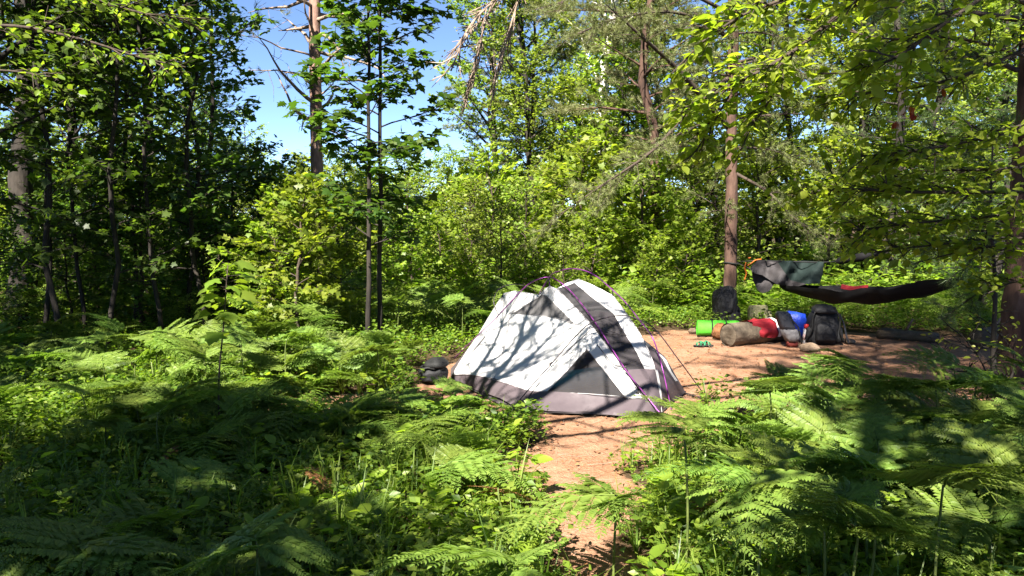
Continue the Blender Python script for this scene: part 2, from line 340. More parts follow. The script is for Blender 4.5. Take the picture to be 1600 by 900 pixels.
def needles(seed, tw, tpls, per_m, size, spread=.03, minn=3):
    rng = np.random.default_rng(seed); mb = MB(); A = []; D = []
    for p0, p1 in tw:
        v = p1 - p0; L = np.linalg.norm(v) + 1e-6; n = max(minn, int(per_m * L)); t = rng.uniform(.25, 1.0, n)
        A.append(p0 + t[:, None] * v + rng.normal(0, spread, (n, 3))); D.append(v / L + rng.normal(0, .55, (n, 3)) + np.array([0, 0, .15]))
    A = np.concatenate(A); D = np.concatenate(D); N = rng.normal(0, 1, A.shape); k = rng.integers(0, len(tpls), len(A))
    for q, tp in enumerate(tpls):
        s = k == q
        if s.any(): leaves(mb, tp, A[s], D[s], N[s], size * rng.uniform(.7, 1.15, s.sum()))
    return mb

PROTO = {}
def proto(kind, wood, crown, wmat, cmat):
    PROTO[kind] = (wood.mesh(kind + ' wood', wmat), crown.mesh(kind + ' crown', cmat, smooth=False))
RT, OV, MP, ML = tpl_rhomb(), tpl_ovate(), tpl_maple(), tpl_maple_lite()
round_p = lambda f: math.sin(math.pi * min(1, f * .82 + .14)) ** .7
cone_p = lambda f: max(.05, (1 - f) ** .8 * (1 if f > .12 else .6 + 3.3 * f))
e_up = lambda f: .75 * f + .15
for i in range(3):
    w, t = grow(10 + i, 6.0, .055, .10, round_p, 1.5, 34, e_up, 9, .42)
    proto('maple%d' % i, w, foliage(20 + i, t, ML, 26, .105), 'bark', 'maple')
for i in range(2):
    w, t = grow(30 + i, 10.0, .085, .10, round_p, 1.8, 56, lambda f: .5 + .5 * f, 9, .42)
    proto('aspen%d' % i, w, foliage(40 + i, t, RT, 62, .098, flat=.7), 'bark', 'aspen')
w, t = grow(33, 10.5, .11, .15, round_p, 1.7, 46, lambda f: .5 + .5 * f, 9, .42)
proto('birch', w, foliage(43, t, RT, 58, .095, flat=.7), 'birch', 'aspen')
for i in range(3):
    w, t = grow(50 + i, 2.2, .022, .06, round_p, .85, 26, e_up, 7, .45)
    proto('bush%d' % i, w, foliage(60 + i, t, ML if i < 2 else RT, 42, .095 if i < 2 else .075), 'twig', 'maple' if i < 2 else 'aspen')
w, t = grow(55, 2.2, .022, .06, round_p, .9, 28, e_up, 7, .45)
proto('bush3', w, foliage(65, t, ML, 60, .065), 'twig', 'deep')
for i in range(3):
    w, t = grow(70 + i, 6.5, .024, .14, round_p, 1.05, 32, e_up, 8, .42, lean=((-.06, .05), (.14, 0), (.02, -.03))[i], wig=.22)
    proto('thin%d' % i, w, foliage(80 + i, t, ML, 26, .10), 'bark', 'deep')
for i in range(2):
    w, t = grow(90 + i, 9.5, .13, .22, round_p, 2.6, 46, e_up, 11, .40)
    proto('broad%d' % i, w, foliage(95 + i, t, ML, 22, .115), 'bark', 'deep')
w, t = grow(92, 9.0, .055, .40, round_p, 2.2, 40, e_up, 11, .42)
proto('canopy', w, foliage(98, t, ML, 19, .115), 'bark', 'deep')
trng = np.random.default_rng(5)
TUFT = [tpl_tuft(trng, 16, .05, 1.0) for _ in range(4)]; LTUFT = [tpl_tuft(trng, 22, .022, .9) for _ in range(4)]
for i in range(2):
    w, t = grow(100 + i, 9.0, .10, .22, round_p, 1.7, 46, lambda f: .1 + .5 * f, 10, .45, droop=.08)
    proto('jack%d' % i, w, needles(110 + i, t, TUFT, 46, .12), 'pinebark', 'needle')
w, t = grow(120, 11, .13, .12, cone_p, 2.2, 60, lambda f: .05 + .35 * f, 10, .45, droop=.02)
proto('white_pine', w, needles(121, t, LTUFT, 16, .17), 'bark', 'longneedle')
w, t = grow(127, 15, .075, .56, round_p, 2.0, 36, lambda f: .1 + .4 * f, 9, .45, droop=.06)
proto('tall_pine', w, needles(128, t, TUFT, 30, .15), 'pinebark', 'needle')
w, t = grow(125, 7.5, .08, .05, cone_p, 1.3, 70, lambda f: -.05 + .35 * f, 10, .45, droop=.05)
proto('fir', w, needles(126, t, TUFT, 26, .07), 'bark', 'longneedle')

def place_tree(kind, x, y, name, label, group, s=1.0, rz=None, rng=random, part=('trunk', 'crown')):
    w, c = PROTO[kind]; o = thing(name, label, 'tree' if 'bush' not in name and 'shrub' not in name else 'shrub', (x, y, gz(x, y)), rng.uniform(0, 6.28) if rz is None else rz, group, s)
    obj(part[0], w, o); k = obj(part[1], c, o); k['kind'] = 'stuff'
    return o

# ------------------------------------------------------------------ ground
def axis_pts(lo, hi, fine_lo, fine_hi, st):
    a = list(np.arange(fine_lo, fine_hi, st)); x = fine_hi; d = st
    while x < hi: a.append(x); d *= 1.16; x += d
    a.append(hi); x = fine_lo; d = st; b = []
    while True:
        d *= 1.16; x -= d
        if x < lo: break
        b.append(x)
    b.append(lo); return np.array(b[::-1] + a)
gx = axis_pts(-400, 400, -5, 7.5, .055); gy = axis_pts(-300, 500, 2.2, 11.5, .055)
GX, GY = np.meshgrid(gx, gy, indexing='ij'); so = soil(GX, GY)
GZ = terrain(GX, GY)
rg = np.random.default_rng(1); near = (np.abs(GX) < 8) & (GY > 1) & (GY < 13)
GZ = GZ + near * (rg.normal(0, .0035, GZ.shape) + .012 * np.sin(5.3 * GX + 2 * np.sin(3 * GY)) * np.sin(4.7 * GY + 1.3 * GX) * 0.5)
GZ = GZ - .012 * so
nx, ny = len(gx), len(gy); I, J = np.meshgrid(np.arange(nx - 1), np.arange(ny - 1), indexing='ij')
gme = to_mesh('ground', np.stack([GX, GY, GZ], -1).reshape(-1, 3), [np.stack([I * ny + J, (I + 1) * ny + J, (I + 1) * ny + J + 1, I * ny + J + 1], -1).reshape(-1, 4)], 'ground', True)
ga = gme.attributes.new('soil', 'FLOAT', 'POINT'); ga.data.foreach_set('value', so.ravel().astype(np.float32))
g = obj('ground', gme); g['kind'] = 'structure'

# ------------------------------------------------------------------ the wood
RND = random.Random(7)
ORD = 'first second third fourth fifth sixth seventh eighth ninth tenth eleventh twelfth'.split()
def row(kinds, spots, name, label, group, s=(.9, 1.1)):
    rank = {sp: k for k, sp in enumerate(sorted(spots))}
    for px, Y in spots:
        x = (px - 800) / FPX * Y
        lb = label + ', ' + ORD[rank[(px, Y)]] + ' from the left' if len(spots) <= 12 else label
        place_tree(RND.choice(kinds), x, Y, name, lb, group, RND.uniform(*s), rng=RND)
# left: dark shaded wood
place_tree('broad0', (18 - 800) / FPX * 12, 12, 'maple_tree', 'thick dark trunk of the leafy tree at the left edge', None, 1.35, 1.0)
row(['thin0', 'thin1', 'thin2'], [(95, 9.2), (128, 10.5), (160, 9.8), (205, 11), (250, 10), (285, 11.5), (322, 10.4), (60, 10.4)], 'maple_sapling',
    'thin bare-stemmed maple sapling in the dark wood on the left', 'saplings of the dark wood on the left', (.85, 1.15))
row(['broad0', 'broad1'], [(-60, 9.5), (110, 16.5), (235, 17)], 'broadleaf_tree',
    'broad dark green leafy tree rising behind the saplings on the left', 'dark broadleaf trees of the left wood', (.9, 1.1))
row(['fir'], [(318, 15.5)], 'fir_tree', 'dark fir tree standing in the left wood', 'dark firs of the left wood', (.8, .9))
row(['maple0', 'maple1', 'maple2'], [(-20, 24), (80, 28), (180, 26), (300, 27), (130, 20), (310, 20)], 'maple_tree',
    'sunlit maple glimpsed between the stems of the left wood', 'far maples behind the left wood', (.8, 1.0))
row(['bush0', 'bush1', 'bush2'], [(40, 16), (120, 17), (200, 15.5), (270, 16.5), (340, 15), (410, 15.5), (90, 13.5), (170, 14)], 'maple_bush',
    'low leafy bush beneath the left wood', 'undergrowth bushes of the left wood', (.8, 1.2))
row(['bush3'], [(-10, 10.6), (75, 12.2), (105, 11.4), (150, 13), (215, 11.2), (265, 13.2), (320, 12.2), (365, 13.2), (20, 13.8), (400, 13.4)], 'maple_bush', 'dark shaded bush among the stems of the left wood', 'dark bushes of the left wood', (.7, 1.2))
row(['bush0', 'bush1'], [(432, 10.2), (470, 9.8), (503, 10.8), (530, 12.2), (455, 12)], 'maple_bush', 'sunlit yellow-green maple bush left of the twin sapling', 'sunlit bushes left of the twin maple sapling', (.75, 1.0))
# centre: sunlit low wall of foliage
for lb, sp_ in [('sunlit light green maple bush left of the tent', [(560, 15), (605, 16.5), (640, 14.8), (690, 16), (585, 19), (660, 19.5)]), ('sunlit light green maple bush behind the tent', [(730, 14.6), (775, 15.6), (820, 14.4), (865, 15.8), (905, 14.6), (950, 15.4), (720, 18.6), (800, 19)]),
                ('sunlit green maple bush between the tent and the camp pine', [(1000, 14.4), (1045, 15.6), (1085, 14.8), (1110, 17)]), ('green maple bush behind the hammock', [(1180, 15.2), (1230, 16.6), (1290, 15.4), (1350, 16), (1420, 15), (1480, 16), (1560, 15)])]:
    row(['bush0', 'bush1', 'bush2'], sp_, 'maple_bush', lb, 'sunlit bushes behind the camp', (.75, 1.05) if 'left of' in lb else (.95, 1.45))
row(['bush1', 'bush2', 'bush0'], [(px, 12.6 + (k * 7) % 5 * .35) for k, px in enumerate(range(640, 1100, 48))], 'maple_bush', 'low pale sunlit bush fronting the hedge behind the tent', 'front bushes of the hedge', (.5, .78))
row(['maple0', 'maple1', 'maple2'], [(540, 20), (585, 22.5), (640, 23), (700, 24), (745, 22)], 'maple_tree', 'small sunlit maple below the patch of open sky', 'low maples below the sky gap', (.48, .62))
row(['maple0', 'maple1', 'maple2', 'aspen0'], [(800, 19.5), (850, 18.2), (905, 17.4), (985, 17), (1040, 18.5), (1085, 16.8), (880, 23), (1010, 23)], 'maple_tree', 'light green tree in the tall sunlit stand behind the tent', 'tall sunlit stand behind the tent', (.75, 1.0))
place_tree('jack0', (770 - 800) / FPX * 21, 21, 'jack_pine', 'olive pine with a ragged top beside the sky gap', None, .72, 0.4)
place_tree('jack1', (835 - 800) / FPX * 20, 20, 'jack_pine', 'olive pine behind the tent, right of the ragged-topped pine', None, .82, 2.0)
place_tree('birch', (948 - 800) / FPX * 17.5, 17.5, 'birch_tree', 'white-stemmed birch high above the tent', None, 1.15, 1.2)
place_tree('jack0', (1010 - 800) / FPX * 15.5, 15.5, 'jack_pine', 'olive needled pine between the birch and the camp pine', None, 1.1, 3.3)
# right: stand behind the hammock
row(['aspen0', 'aspen1', 'maple1', 'maple2'], [(1120, 20), (1190, 17), (1250, 19), (1310, 17.5), (1380, 18.5), (1450, 17), (1530, 18), (1620, 17), (1220, 24), (1340, 25), (1480, 24), (1600, 24)], 'aspen_tree',
    'leafy green tree in the tall stand behind the hammock', 'tall stand behind the hammock', (.9, 1.1))
place_tree('fir', (1385 - 800) / FPX * 15, 15, 'fir_tree', 'dark fir behind the hammock', None, 1.1, .5)
place_tree('fir', (1530 - 800) / FPX * 12.5, 12.5, 'fir_tree', 'dark fir near the right edge behind the hammock end', None, 1.0, 2.5)
# far ring so that no bare horizon shows
row(['maple0', 'maple1', 'maple2', 'aspen1', 'broad1'], [(px, 31 + (i * 7) % 9) for i, px in enumerate(range(-60, 390, 55))] + [(px, 30 + (i * 7) % 9) for i, px in enumerate(range(860, 1700, 55))], 'maple_tree', 'far pale tree of the forest edge beyond the camp', 'far trees of the forest edge', (.9, 1.15))
row(['maple0', 'maple1', 'maple2'], [(px, 30 + (i * 5) % 8) for i, px in enumerate(range(400, 860, 36))], 'maple_tree', 'low far tree on the skyline of the gap', 'low far trees on the skyline', (.5, .68))
row(['bush0', 'bush1', 'bush2'], [(px, 24 + (i * 5) % 7) for i, px in enumerate(range(0, 1650, 42))], 'maple_bush', 'far bush low in the forest edge', 'far bushes of the forest edge', (1.1, 1.7))
# trees beside and behind the viewer: they throw the shade on the foreground
for k, (x, y, s, kd) in enumerate([(-6.6, -2.2, 1.0, 'broad0'), (-9.0, 1.6, 1.0, 'broad1'), (-6.9, 1.4, .75, 'broad0'), (-8.5, 5.0, .95, 'broad1'), (-4.6, -3.6, .85, 'broad1'), (-4.1, -1.0, .9, 'canopy'), (-11, 8.5, 1.0, 'broad0'), (-6.2, 4.2, .62, 'broad0'), (-4.7, -1.5, .8, 'broad1'), (-2.9, -2.7, .7, 'broad0'), (.7, -.6, .86, 'canopy'), (-.9, -.5, 1.12, 'tall_pine'), (-.1, -2.4, 1.15, 'tall_pine'), (1.6, -2.4, 1.1, 'tall_pine')]):
    place_tree(kd, x, y, 'broadleaf_tree', 'shade tree standing beside or behind the viewer', 'shade trees out of the picture', s, k * 1.3)

def rough_trunk(path, r, sides=22, per=9, amp=.012, flare=.5):
    S = spline(path, per); R_ = np.interp(np.linspace(0, 1, len(S)), np.linspace(0, 1, len(r)), r); R_ = R_ * (1 + flare * np.exp(-np.maximum(S[:, 2] - S[0, 2] - .1, 0) / .12)); V, T, Q = tube(S, R_, sides)
    d = np.array([noise.noise(Vector((v[0] * 14, v[1] * 14, v[2] * 4))) + .7 * noise.noise(Vector((v[0] * 34, v[1] * 34, v[2] * 11))) for v in V]); c = np.repeat(S, sides, 0); out = np.zeros_like(V); out[:len(c)] = unit(V[:len(c)] - c)
    mb = MB(); mb.add(V + out * (d * amp)[:, None], T, Q); return mb
# ------------------------------------------------------------------ single trees the photo lets one tell apart
def leaf_parts(parent, mes, A, D, N, S, lim=300, under=None):
    """the leaves that show largest become parts of their own; returns the indexes that are left over"""
    A = np.asarray(A); S = np.asarray(S); d = np.linalg.norm(A - np.array(EYE), axis=1); order = np.argsort(-(S / d))
    inv = parent.matrix_basis.inverted()
    for q in order[:lim]:
        y = Vector(D[q]).normalized(); x = y.cross(Vector(N[q])).normalized(); z = x.cross(y)
        mt = Matrix((x, y, z)).transposed().to_4x4(); mt.translation = Vector(A[q])
        o = obj('leaf', mes[int(q) % len(mes)], under or parent); o.matrix_basis = inv @ mt @ Matrix.Diagonal((S[q], S[q], S[q], 1))
    return order[lim:]
def set_leaves(rng, tw, per_m, size, spread, flat, hang, minn=3):
    A = []; D = []; N = []; S = []
    for p0, p1 in tw:
        v = p1 - p0; L = np.linalg.norm(v) + 1e-6; n = max(minn, int(per_m * L)); d = v / L; t = rng.uniform(.15, 1.05, n)
        side = unit(np.cross(d, [0, 0, 1.0])); sg = np.where(np.arange(n) % 2, 1, -1)
        A.append(p0 + t[:, None] * v + rng.normal(0, spread, (n, 3))); D.append(d * rng.uniform(.3, 1, (n, 1)) + side * sg[:, None] * rng.uniform(.4, 1, (n, 1)) + rng.normal(0, .2, (n, 3)) + np.array([0, 0, -hang]))
        N.append(np.array([0, 0, 1.0]) + rng.normal(0, flat, (n, 3))); S.append(size * rng.uniform(.65, 1.15, n))
    return [np.concatenate(k) for k in (A, D, N, S)]
def one_leaf(tpl, m): return to_mesh('leaf', tpl[0], [tpl[1]], m, False)
maple_leaf = [one_leaf(tpl_maple(c), 'maple') for c in (.12, .28, .45)]
deep_leaf = [one_leaf(tpl_maple(c), 'deep') for c in (.12, .28, .45)]
berry_leaf = [one_leaf(tpl_ovate(w_), 'service') for w_ in (.27, .31, .34)]

# two slender dark maples left of the tent
for px, Y, H, sd_, lab in [(573, 9.6, 5.0, 201, 'slender dark maple sapling left of the tent, left one of the twin stems'), (591, 9.8, 5.6, 202, 'slender dark maple sapling left of the tent, right and taller of the twin stems')]:
    x = (px - 800) / FPX * Y; o = thing('maple_sapling', lab, 'tree', (x, Y, gz(x, Y)))
    wd, tw = grow(sd_, H, .024, .22, lambda f: .55 + .45 * math.sin(math.pi * f), 0.85, 26, lambda f: .25 + .3 * f, 6, .45, lean=(.012, 0), wig=.03)
    obj('trunk', wd.mesh('sapling wood', 'bark'), o)
    A, D, N, S = set_leaves(np.random.default_rng(sd_), tw, 30, .125, .06, .35, .35)
    A = A + np.array([x, Y, gz(x, Y)]); bpy.context.view_layer.update()
    rest = leaf_parts(o, deep_leaf, A, D, N, S, 300)
    if len(rest):
        mb = MB(); leaves(mb, MP, A[rest] - np.array([x, Y, gz(x, Y)]), D[rest], N[rest], S[rest]); c = obj('crown', mb.mesh('sapling crown', 'deep', False), o); c['kind'] = 'stuff'
# maple seedling with big leaves in the ferns
b0 = on_ground(343, 690); o = thing('maple_seedling', 'young maple seedling with large drooping leaves on a thin dark stem among the left ferns', 'seedling', b0)
sp = spline([(0, 0, -.05), (.01, 0, .45), (.05, .0, .8), (.09, .02, 1.25)], 6); mb = MB(); mb.add(*tube(sp, np.linspace(.008, .004, len(sp)), 6)); stem = obj('stem', mb.mesh('seedling stem', 'twig'), o)
rng = np.random.default_rng(9); A = []; D = []; N = []; S = []; pet = MB()
for k in range(34):
    f = .60 + .42 * (k / 33); p = np.array([np.interp(f * 1.25, sp[:, 2], sp[:, c]) for c in range(3)]); a = k * 1.62 + rng.uniform(-.3, .3)
    r = rng.uniform(.05, .16) * (1.25 - .6 * (k / 33)); q = p + np.array([math.cos(a) * r, math.sin(a) * r, rng.uniform(-.01, .06)])
    pet.add(*tube([p, q], [.0022, .0016], 3, False)); A.append(np.array(b0) + q); D.append((math.cos(a), math.sin(a), -.45)); N.append((rng.normal(0, .25), rng.normal(0, .25), 1)); S.append(rng.uniform(.10, .165))
obj('leaf_stalk', pet.mesh('stalks', 'twig'), o); bpy.context.view_layer.update(); leaf_parts(o, maple_leaf, A, D, N, S, 300, stem)
# red pine with bare limbs against the sky
def red_pine():
    Y = 13.6; x = (500 - 800) / FPX * Y; o = thing('red_pine', 'tall red pine with bare reddish limbs against the blue sky', 'tree', (x, Y, gz(x, Y)))
    rng = np.random.default_rng(31); n = 16; z = np.linspace(-.1, 13, n); P = np.stack([np.cumsum(rng.normal(0, .02, n)) - .02 * z * .3, np.zeros(n), z], 1); wd = rough_trunk(P, np.linspace(.105, .065, n)); obj('trunk', wd.mesh('red pine trunk', 'redbark'), o)
    lb = MB(); tw = []
    for i in range(46):
        h = 3.0 + 4.4 * i / 46; p = np.array([np.interp(h, z, P[:, 0]), 0, h]); a = i * 2.4 + rng.uniform(-.6, .6); L = rng.uniform(.6, 1.6); d = np.array([math.cos(a), math.sin(a), rng.uniform(-.15, .55)]); pts = [p]
        for k in range(7): d = unit(d + rng.normal(0, .17, 3)); pts.append(pts[-1] + d * L / 7)
        lb.add(*tube(pts, np.linspace(rng.uniform(.020, .042), .005, 8), 5, False))
        for k in range(rng.integers(1, 6)):
            b = pts[rng.integers(3, 8)]; e = b + unit(rng.normal(0, 1, 3) + d * .7) * rng.uniform(.15, .55); lb.add(*tube([b, (b + e) / 2 + rng.normal(0, .03, 3), e], [.006, .004, .002], 3, False))
            if rng.random() < .22 or h > 7.5: tw.append((b, e))
    obj('limbs', lb.mesh('red pine limbs', 'deadwood'), o); nd = needles(33, tw, TUFT, 14, .13); c = obj('needles', nd.mesh('red pine needles', 'needle', False), o); c['kind'] = 'stuff'
red_pine()
# camp pine that holds the hammock, its limbs spread left and right
def limb(wd, tw, pts, r0, rng, n_tw=14, tl=.45, up=.0, sides=6, start=.25, tr=1.0):
    S = spline(pts, 6); wd.add(*tube(S, np.linspace(r0, .005, len(S)), sides, False))
    for k in range(n_tw):
        t = start + (1 - start) * (k + rng.uniform(0, 1)) / n_tw; i = min(int(t * (len(S) - 1)), len(S) - 2); d = unit(S[i + 1] - S[i]); side = unit(np.cross(d, [0, 0, 1.0])) * (1 if k % 2 else -1)
        e = S[i] + unit(d * .6 + side * rng.uniform(.3, 1) + np.array([0, 0, rng.normal(up, .3)])) * tl * rng.uniform(.5, 1.2); m_ = (S[i] + e) / 2 + rng.normal(0, .03 * tl, 3)
        wd.add(*tube([S[i], m_, e], np.array([.007, .005, .002]) * tr, 3, False)); tw.append((S[i], m_)); tw.append((m_, e))
        for q in range(2):
            e2 = m_ + unit((e - m_) + rng.normal(0, .6 * np.linalg.norm(e - m_), 3)) * tl * rng.uniform(.25, .5); wd.add(*tube([m_, e2], [.004 * tr, .002 * tr], 3, False)); tw.append((m_, e2))
def pxl(L): return [np.array(at(*p)) for p in L]
PINE_Y = 12.6; pb = np.array([(1144 - 800) / FPX * PINE_Y, PINE_Y, 0.0])
def camp_pine():
    o = thing('jack_pine', 'brown-barked pine in the camp holding the hammock line', 'tree', pb)
    rng = np.random.default_rng(41); n = 14; z = np.linspace(-.1, 9.5, n); P = np.stack([-.012 * z + np.cumsum(rng.normal(0, .012, n)), np.zeros(n), z], 1); wd = rough_trunk(P, np.linspace(.10, .05, n)); obj('trunk', wd.mesh('camp pine trunk', 'pinebark'), o)
    lb = MB(); tw = []
    specs = [([(1140, 120, 12.6), (1080, 170, 12), (1020, 235, 11.4), (940, 290, 11), (860, 345, 10.8)], .035, 26), ([(1140, 200, 12.6), (1060, 110, 11.8), (1000, 55, 11.2), (945, 5, 10.8)], .05, 16),
             ([(1142, 60, 12.6), (1060, 20, 12), (960, 30, 11.5), (890, 60, 11.2)], .03, 24), ([(1148, 270, 12.6), (1200, 300, 12.2), (1240, 340, 11.9), (1290, 372, 11.8)], .028, 18),
             ([(1145, 230, 12.6), (1210, 235, 12.9), (1280, 262, 13)], .022, 16), ([(1138, 180, 12.6), (1060, 210, 13), (985, 265, 13.2), (930, 330, 13.2)], .024, 22),
             ([(1140, 100, 12.6), (1210, 90, 12.3), (1290, 140, 12)], .026, 18), ([(1140, 20, 12.6), (1030, -30, 12), (930, -30, 11.6), (870, 10, 11.4)], .03, 24), ([(1145, 300, 12.6), (1125, 330, 12.3), (1105, 300, 12)], .014, 5)]
    for pts, r, nt in specs: limb(lb, tw, [p - pb for p in pxl(pts)], r, rng, nt, .55)
    for i in range(40):
        h = 3.05 + 6.3 * i / 40; a = i * 2.4; p = np.array([-.012 * h, 0, h]); d = np.array([math.cos(a), math.sin(a), .1]); L = rng.uniform(.6, 1.5) * (1.1 - i / 60); limb(lb, tw, [p, p + d * L * .5, p + d * L + np.array([0, 0, -.1])], .02, rng, 9, .5)
    obj('limbs', lb.mesh('camp pine limbs', 'twig'), o); c = obj('needles', needles(43, tw, TUFT, 26, .09).mesh('camp pine needles', 'needle', False), o); c['kind'] = 'stuff'
    rr = MB(); th = np.linspace(0, 2 * math.pi, 25); z0 = at(1144, 411, PINE_Y).z; rr.add(*tube(np.stack([.108 * np.cos(th) - .015, .108 * np.sin(th), z0 + .01 * np.sin(th * 2)], 1), .012, 5, False))
    k = obj('tree_strap', rr.mesh('tree strap', 'strap')); k.location = pb; tag(k, 'dark strap tied round the trunk of the camp pine', 'strap')
camp_pine()
# pine trunk and shrub stem at the right edge
def right_pine():
    b = np.array([(1596 - 800) / FPX * 7.9, 7.9, 0.0]); o = thing('red_pine', 'reddish scaly pine trunk at the right edge of the clearing', 'tree', b); rng = np.random.default_rng(51); n = 14; z = np.linspace(-.1, 9, n)
    P = np.stack([.01 * z, np.zeros(n), z], 1); wd = rough_trunk(P, np.linspace(.15, .08, n), 26, 10, .018); obj('trunk', wd.mesh('right pine trunk', 'pinebark'), o)
    lb = MB(); tw = []
    for pts, r, nt in [([(1590, 30, 7.9), (1500, 20, 7.8), (1440, 40, 7.8), (1400, 80, 7.8)], .03, 20), ([(1590, 110, 7.9), (1530, 90, 7.8), (1470, 110, 7.8)], .025, 16), ([(1592, 210, 7.9), (1530, 215, 7.4), (1460, 250, 7.2)], .02, 16),
                       ([(1590, 260, 7.9), (1540, 280, 8.3), (1480, 340, 8.5), (1440, 400, 8.6)], .02, 16), ([(1592, 330, 7.9), (1550, 360, 8.4), (1500, 430, 8.7)], .018, 14), ([(1594, 420, 7.9), (1540, 450, 8.6), (1470, 500, 9)], .016, 12),
                       ([(1590, -30, 7.9), (1480, -20, 7.6), (1380, 10, 7.4), (1300, 40, 7.3)], .03, 20)]:
        limb(lb, tw, [p - b for p in pxl(pts)], r, rng, nt, .4, .05)
    obj('limbs', lb.mesh('right pine limbs', 'twig'), o); c = obj('needles', needles(53, tw, LTUFT, 12, .14).mesh('right pine needles', 'longneedle', False), o); c['kind'] = 'stuff'
right_pine()
def berry_shrub():
    """leafy tree just right of the frame whose sunlit boughs hang into the picture"""
    b = np.array([4.35, 5.0, 0.0]); o = thing('serviceberry_tree', 'sunlit leafy boughs of a small tree hanging in from the upper right', 'tree', b); rng = np.random.default_rng(61)
    wd = MB(); wd.add(*tube(spline([(0, 0, -.1), (-.1, 0, 1.2), (-.25, -.05, 2.4), (-.5, -.1, 3.6)], 5), np.linspace(.06, .02, 16), 8)); obj('trunk', wd.mesh('serviceberry trunk', 'bark'), o)
    lb = MB(); tw = []
    for pts, r, nt, tl in [([(1620, -90, 4.9), (1440, -20, 4.8), (1340, 5, 4.7), (1240, 80, 4.7), (1150, 130, 4.8), (1075, 165, 4.9)], .020, 34, .30), ([(1640, 20, 4.9), (1500, -30, 4.4), (1330, -25, 4.3), (1180, 15, 4.2), (1090, 70, 4.2)], .016, 26, .28),
                           ([(1640, 60, 5), (1500, 120, 4.8), (1400, 140, 4.8), (1310, 150, 4.8)], .014, 20, .28), ([(1640, 180, 5), (1540, 215, 4.9), (1430, 235, 4.9), (1340, 245, 5)], .014, 22, .28), ([(1640, 300, 5.1), (1540, 300, 5), (1420, 300, 5), (1310, 295, 5.1), (1270, 305, 5.2)], .014, 24, .28),
                           ([(1640, 330, 5.3), (1520, 340, 5.2), (1420, 350, 5.2), (1330, 360, 5.3)], .011, 18, .26), ([(1640, 400, 5.4), (1560, 385, 5.4), (1490, 395, 5.4)], .010, 10, .24), ([(1620, -60, 4.6), (1500, 20, 4.2), (1400, 90, 4.1), (1330, 110, 4.1)], .012, 16, .26),
                           ([(1240, 80, 4.7), (1200, 160, 4.7), (1160, 215, 4.75)], .008, 12, .24), ([(1150, 130, 4.8), (1110, 200, 4.85), (1085, 240, 4.9)], .006, 8, .2), ([(1640, 450, 5.5), (1590, 440, 5.4), (1540, 460, 5.4)], .008, 8, .2), ([(1640, 260, 5.3), (1530, 265, 5.3), (1420, 270, 5.4), (1350, 300, 5.5)], .011, 20, .28), ([(1640, 370, 5.5), (1540, 375, 5.5), (1440, 385, 5.5), (1360, 395, 5.6)], .010, 18, .26), ([(1640, 100, 5.4), (1500, 60, 5.3), (1380, 60, 5.3), (1260, 30, 5.3)], .012, 20, .28)]:
        limb(lb, tw, [p - b for p in pxl(pts)], r, rng, nt, tl, .03, 5, .12)
    lbo = obj('limbs', lb.mesh('serviceberry limbs', 'twig'), o)
    A, D, N, S = set_leaves(rng, tw, 34, .074, .03, .42, .22, 4); bpy.context.view_layer.update()
    rest = leaf_parts(o, berry_leaf, A + b, D, N, S, 300, lbo); mb = MB(); leaves(mb, OV, A[rest], D[rest], N[rest], S[rest]); c = obj('crown', mb.mesh('serviceberry crown', 'service', False), o); c['kind'] = 'stuff'
    for px, py in [(1475, 140), (1430, 175), (1404, 190), (1422, 168)]:
        p = np.array(at(px, py, 4.8)) - b; mb = MB(); leaves(mb, OV, p + rng.normal(0, .012, (4, 3)), rng.normal(0, .4, (4, 3)) + np.array([0, 0, -1]), rng.normal(0, 1, (4, 3)), .045); obj('withered_leaf', mb.mesh('withered', 'redleaf', False), o)
berry_shrub()
def edge_shrub():
    b = np.array(on_ground(1562, 622)); o = thing('edge_shrub', 'thin dark-stemmed shrub in front of the pine at the right edge', 'shrub', b); rng = np.random.default_rng(71); wd = MB(); tw = []
    for pts, r, nt in [([(1562, 626, 7.2), (1552, 560, 7.2), (1555, 450, 7.2), (1548, 330, 7.1), (1552, 200, 7.0)], .03, 18), ([(1566, 626, 7.2), (1585, 560, 7.3), (1545, 500, 7.3)], .012, 8), ([(1560, 620, 7.2), (1530, 560, 7.0), (1500, 520, 6.9)], .008, 8), ([(1558, 616, 7.2), (1510, 580, 6.9), (1470, 545, 6.8)], .006, 8)]:
        limb(wd, tw, [p - b for p in pxl(pts)], r, rng, nt, .32, .05, 6)
    obj('stem', wd.mesh('edge shrub stems', 'bark'), o); c = obj('foliage', foliage(72, tw, OV, 10, .055, minn=1).mesh('edge shrub leaves', 'service', False), o); c['kind'] = 'stuff'
edge_shrub()
birch_leaf = [one_leaf(tpl_ovate(w_), 'maple') for w_ in (.34, .38, .42)]
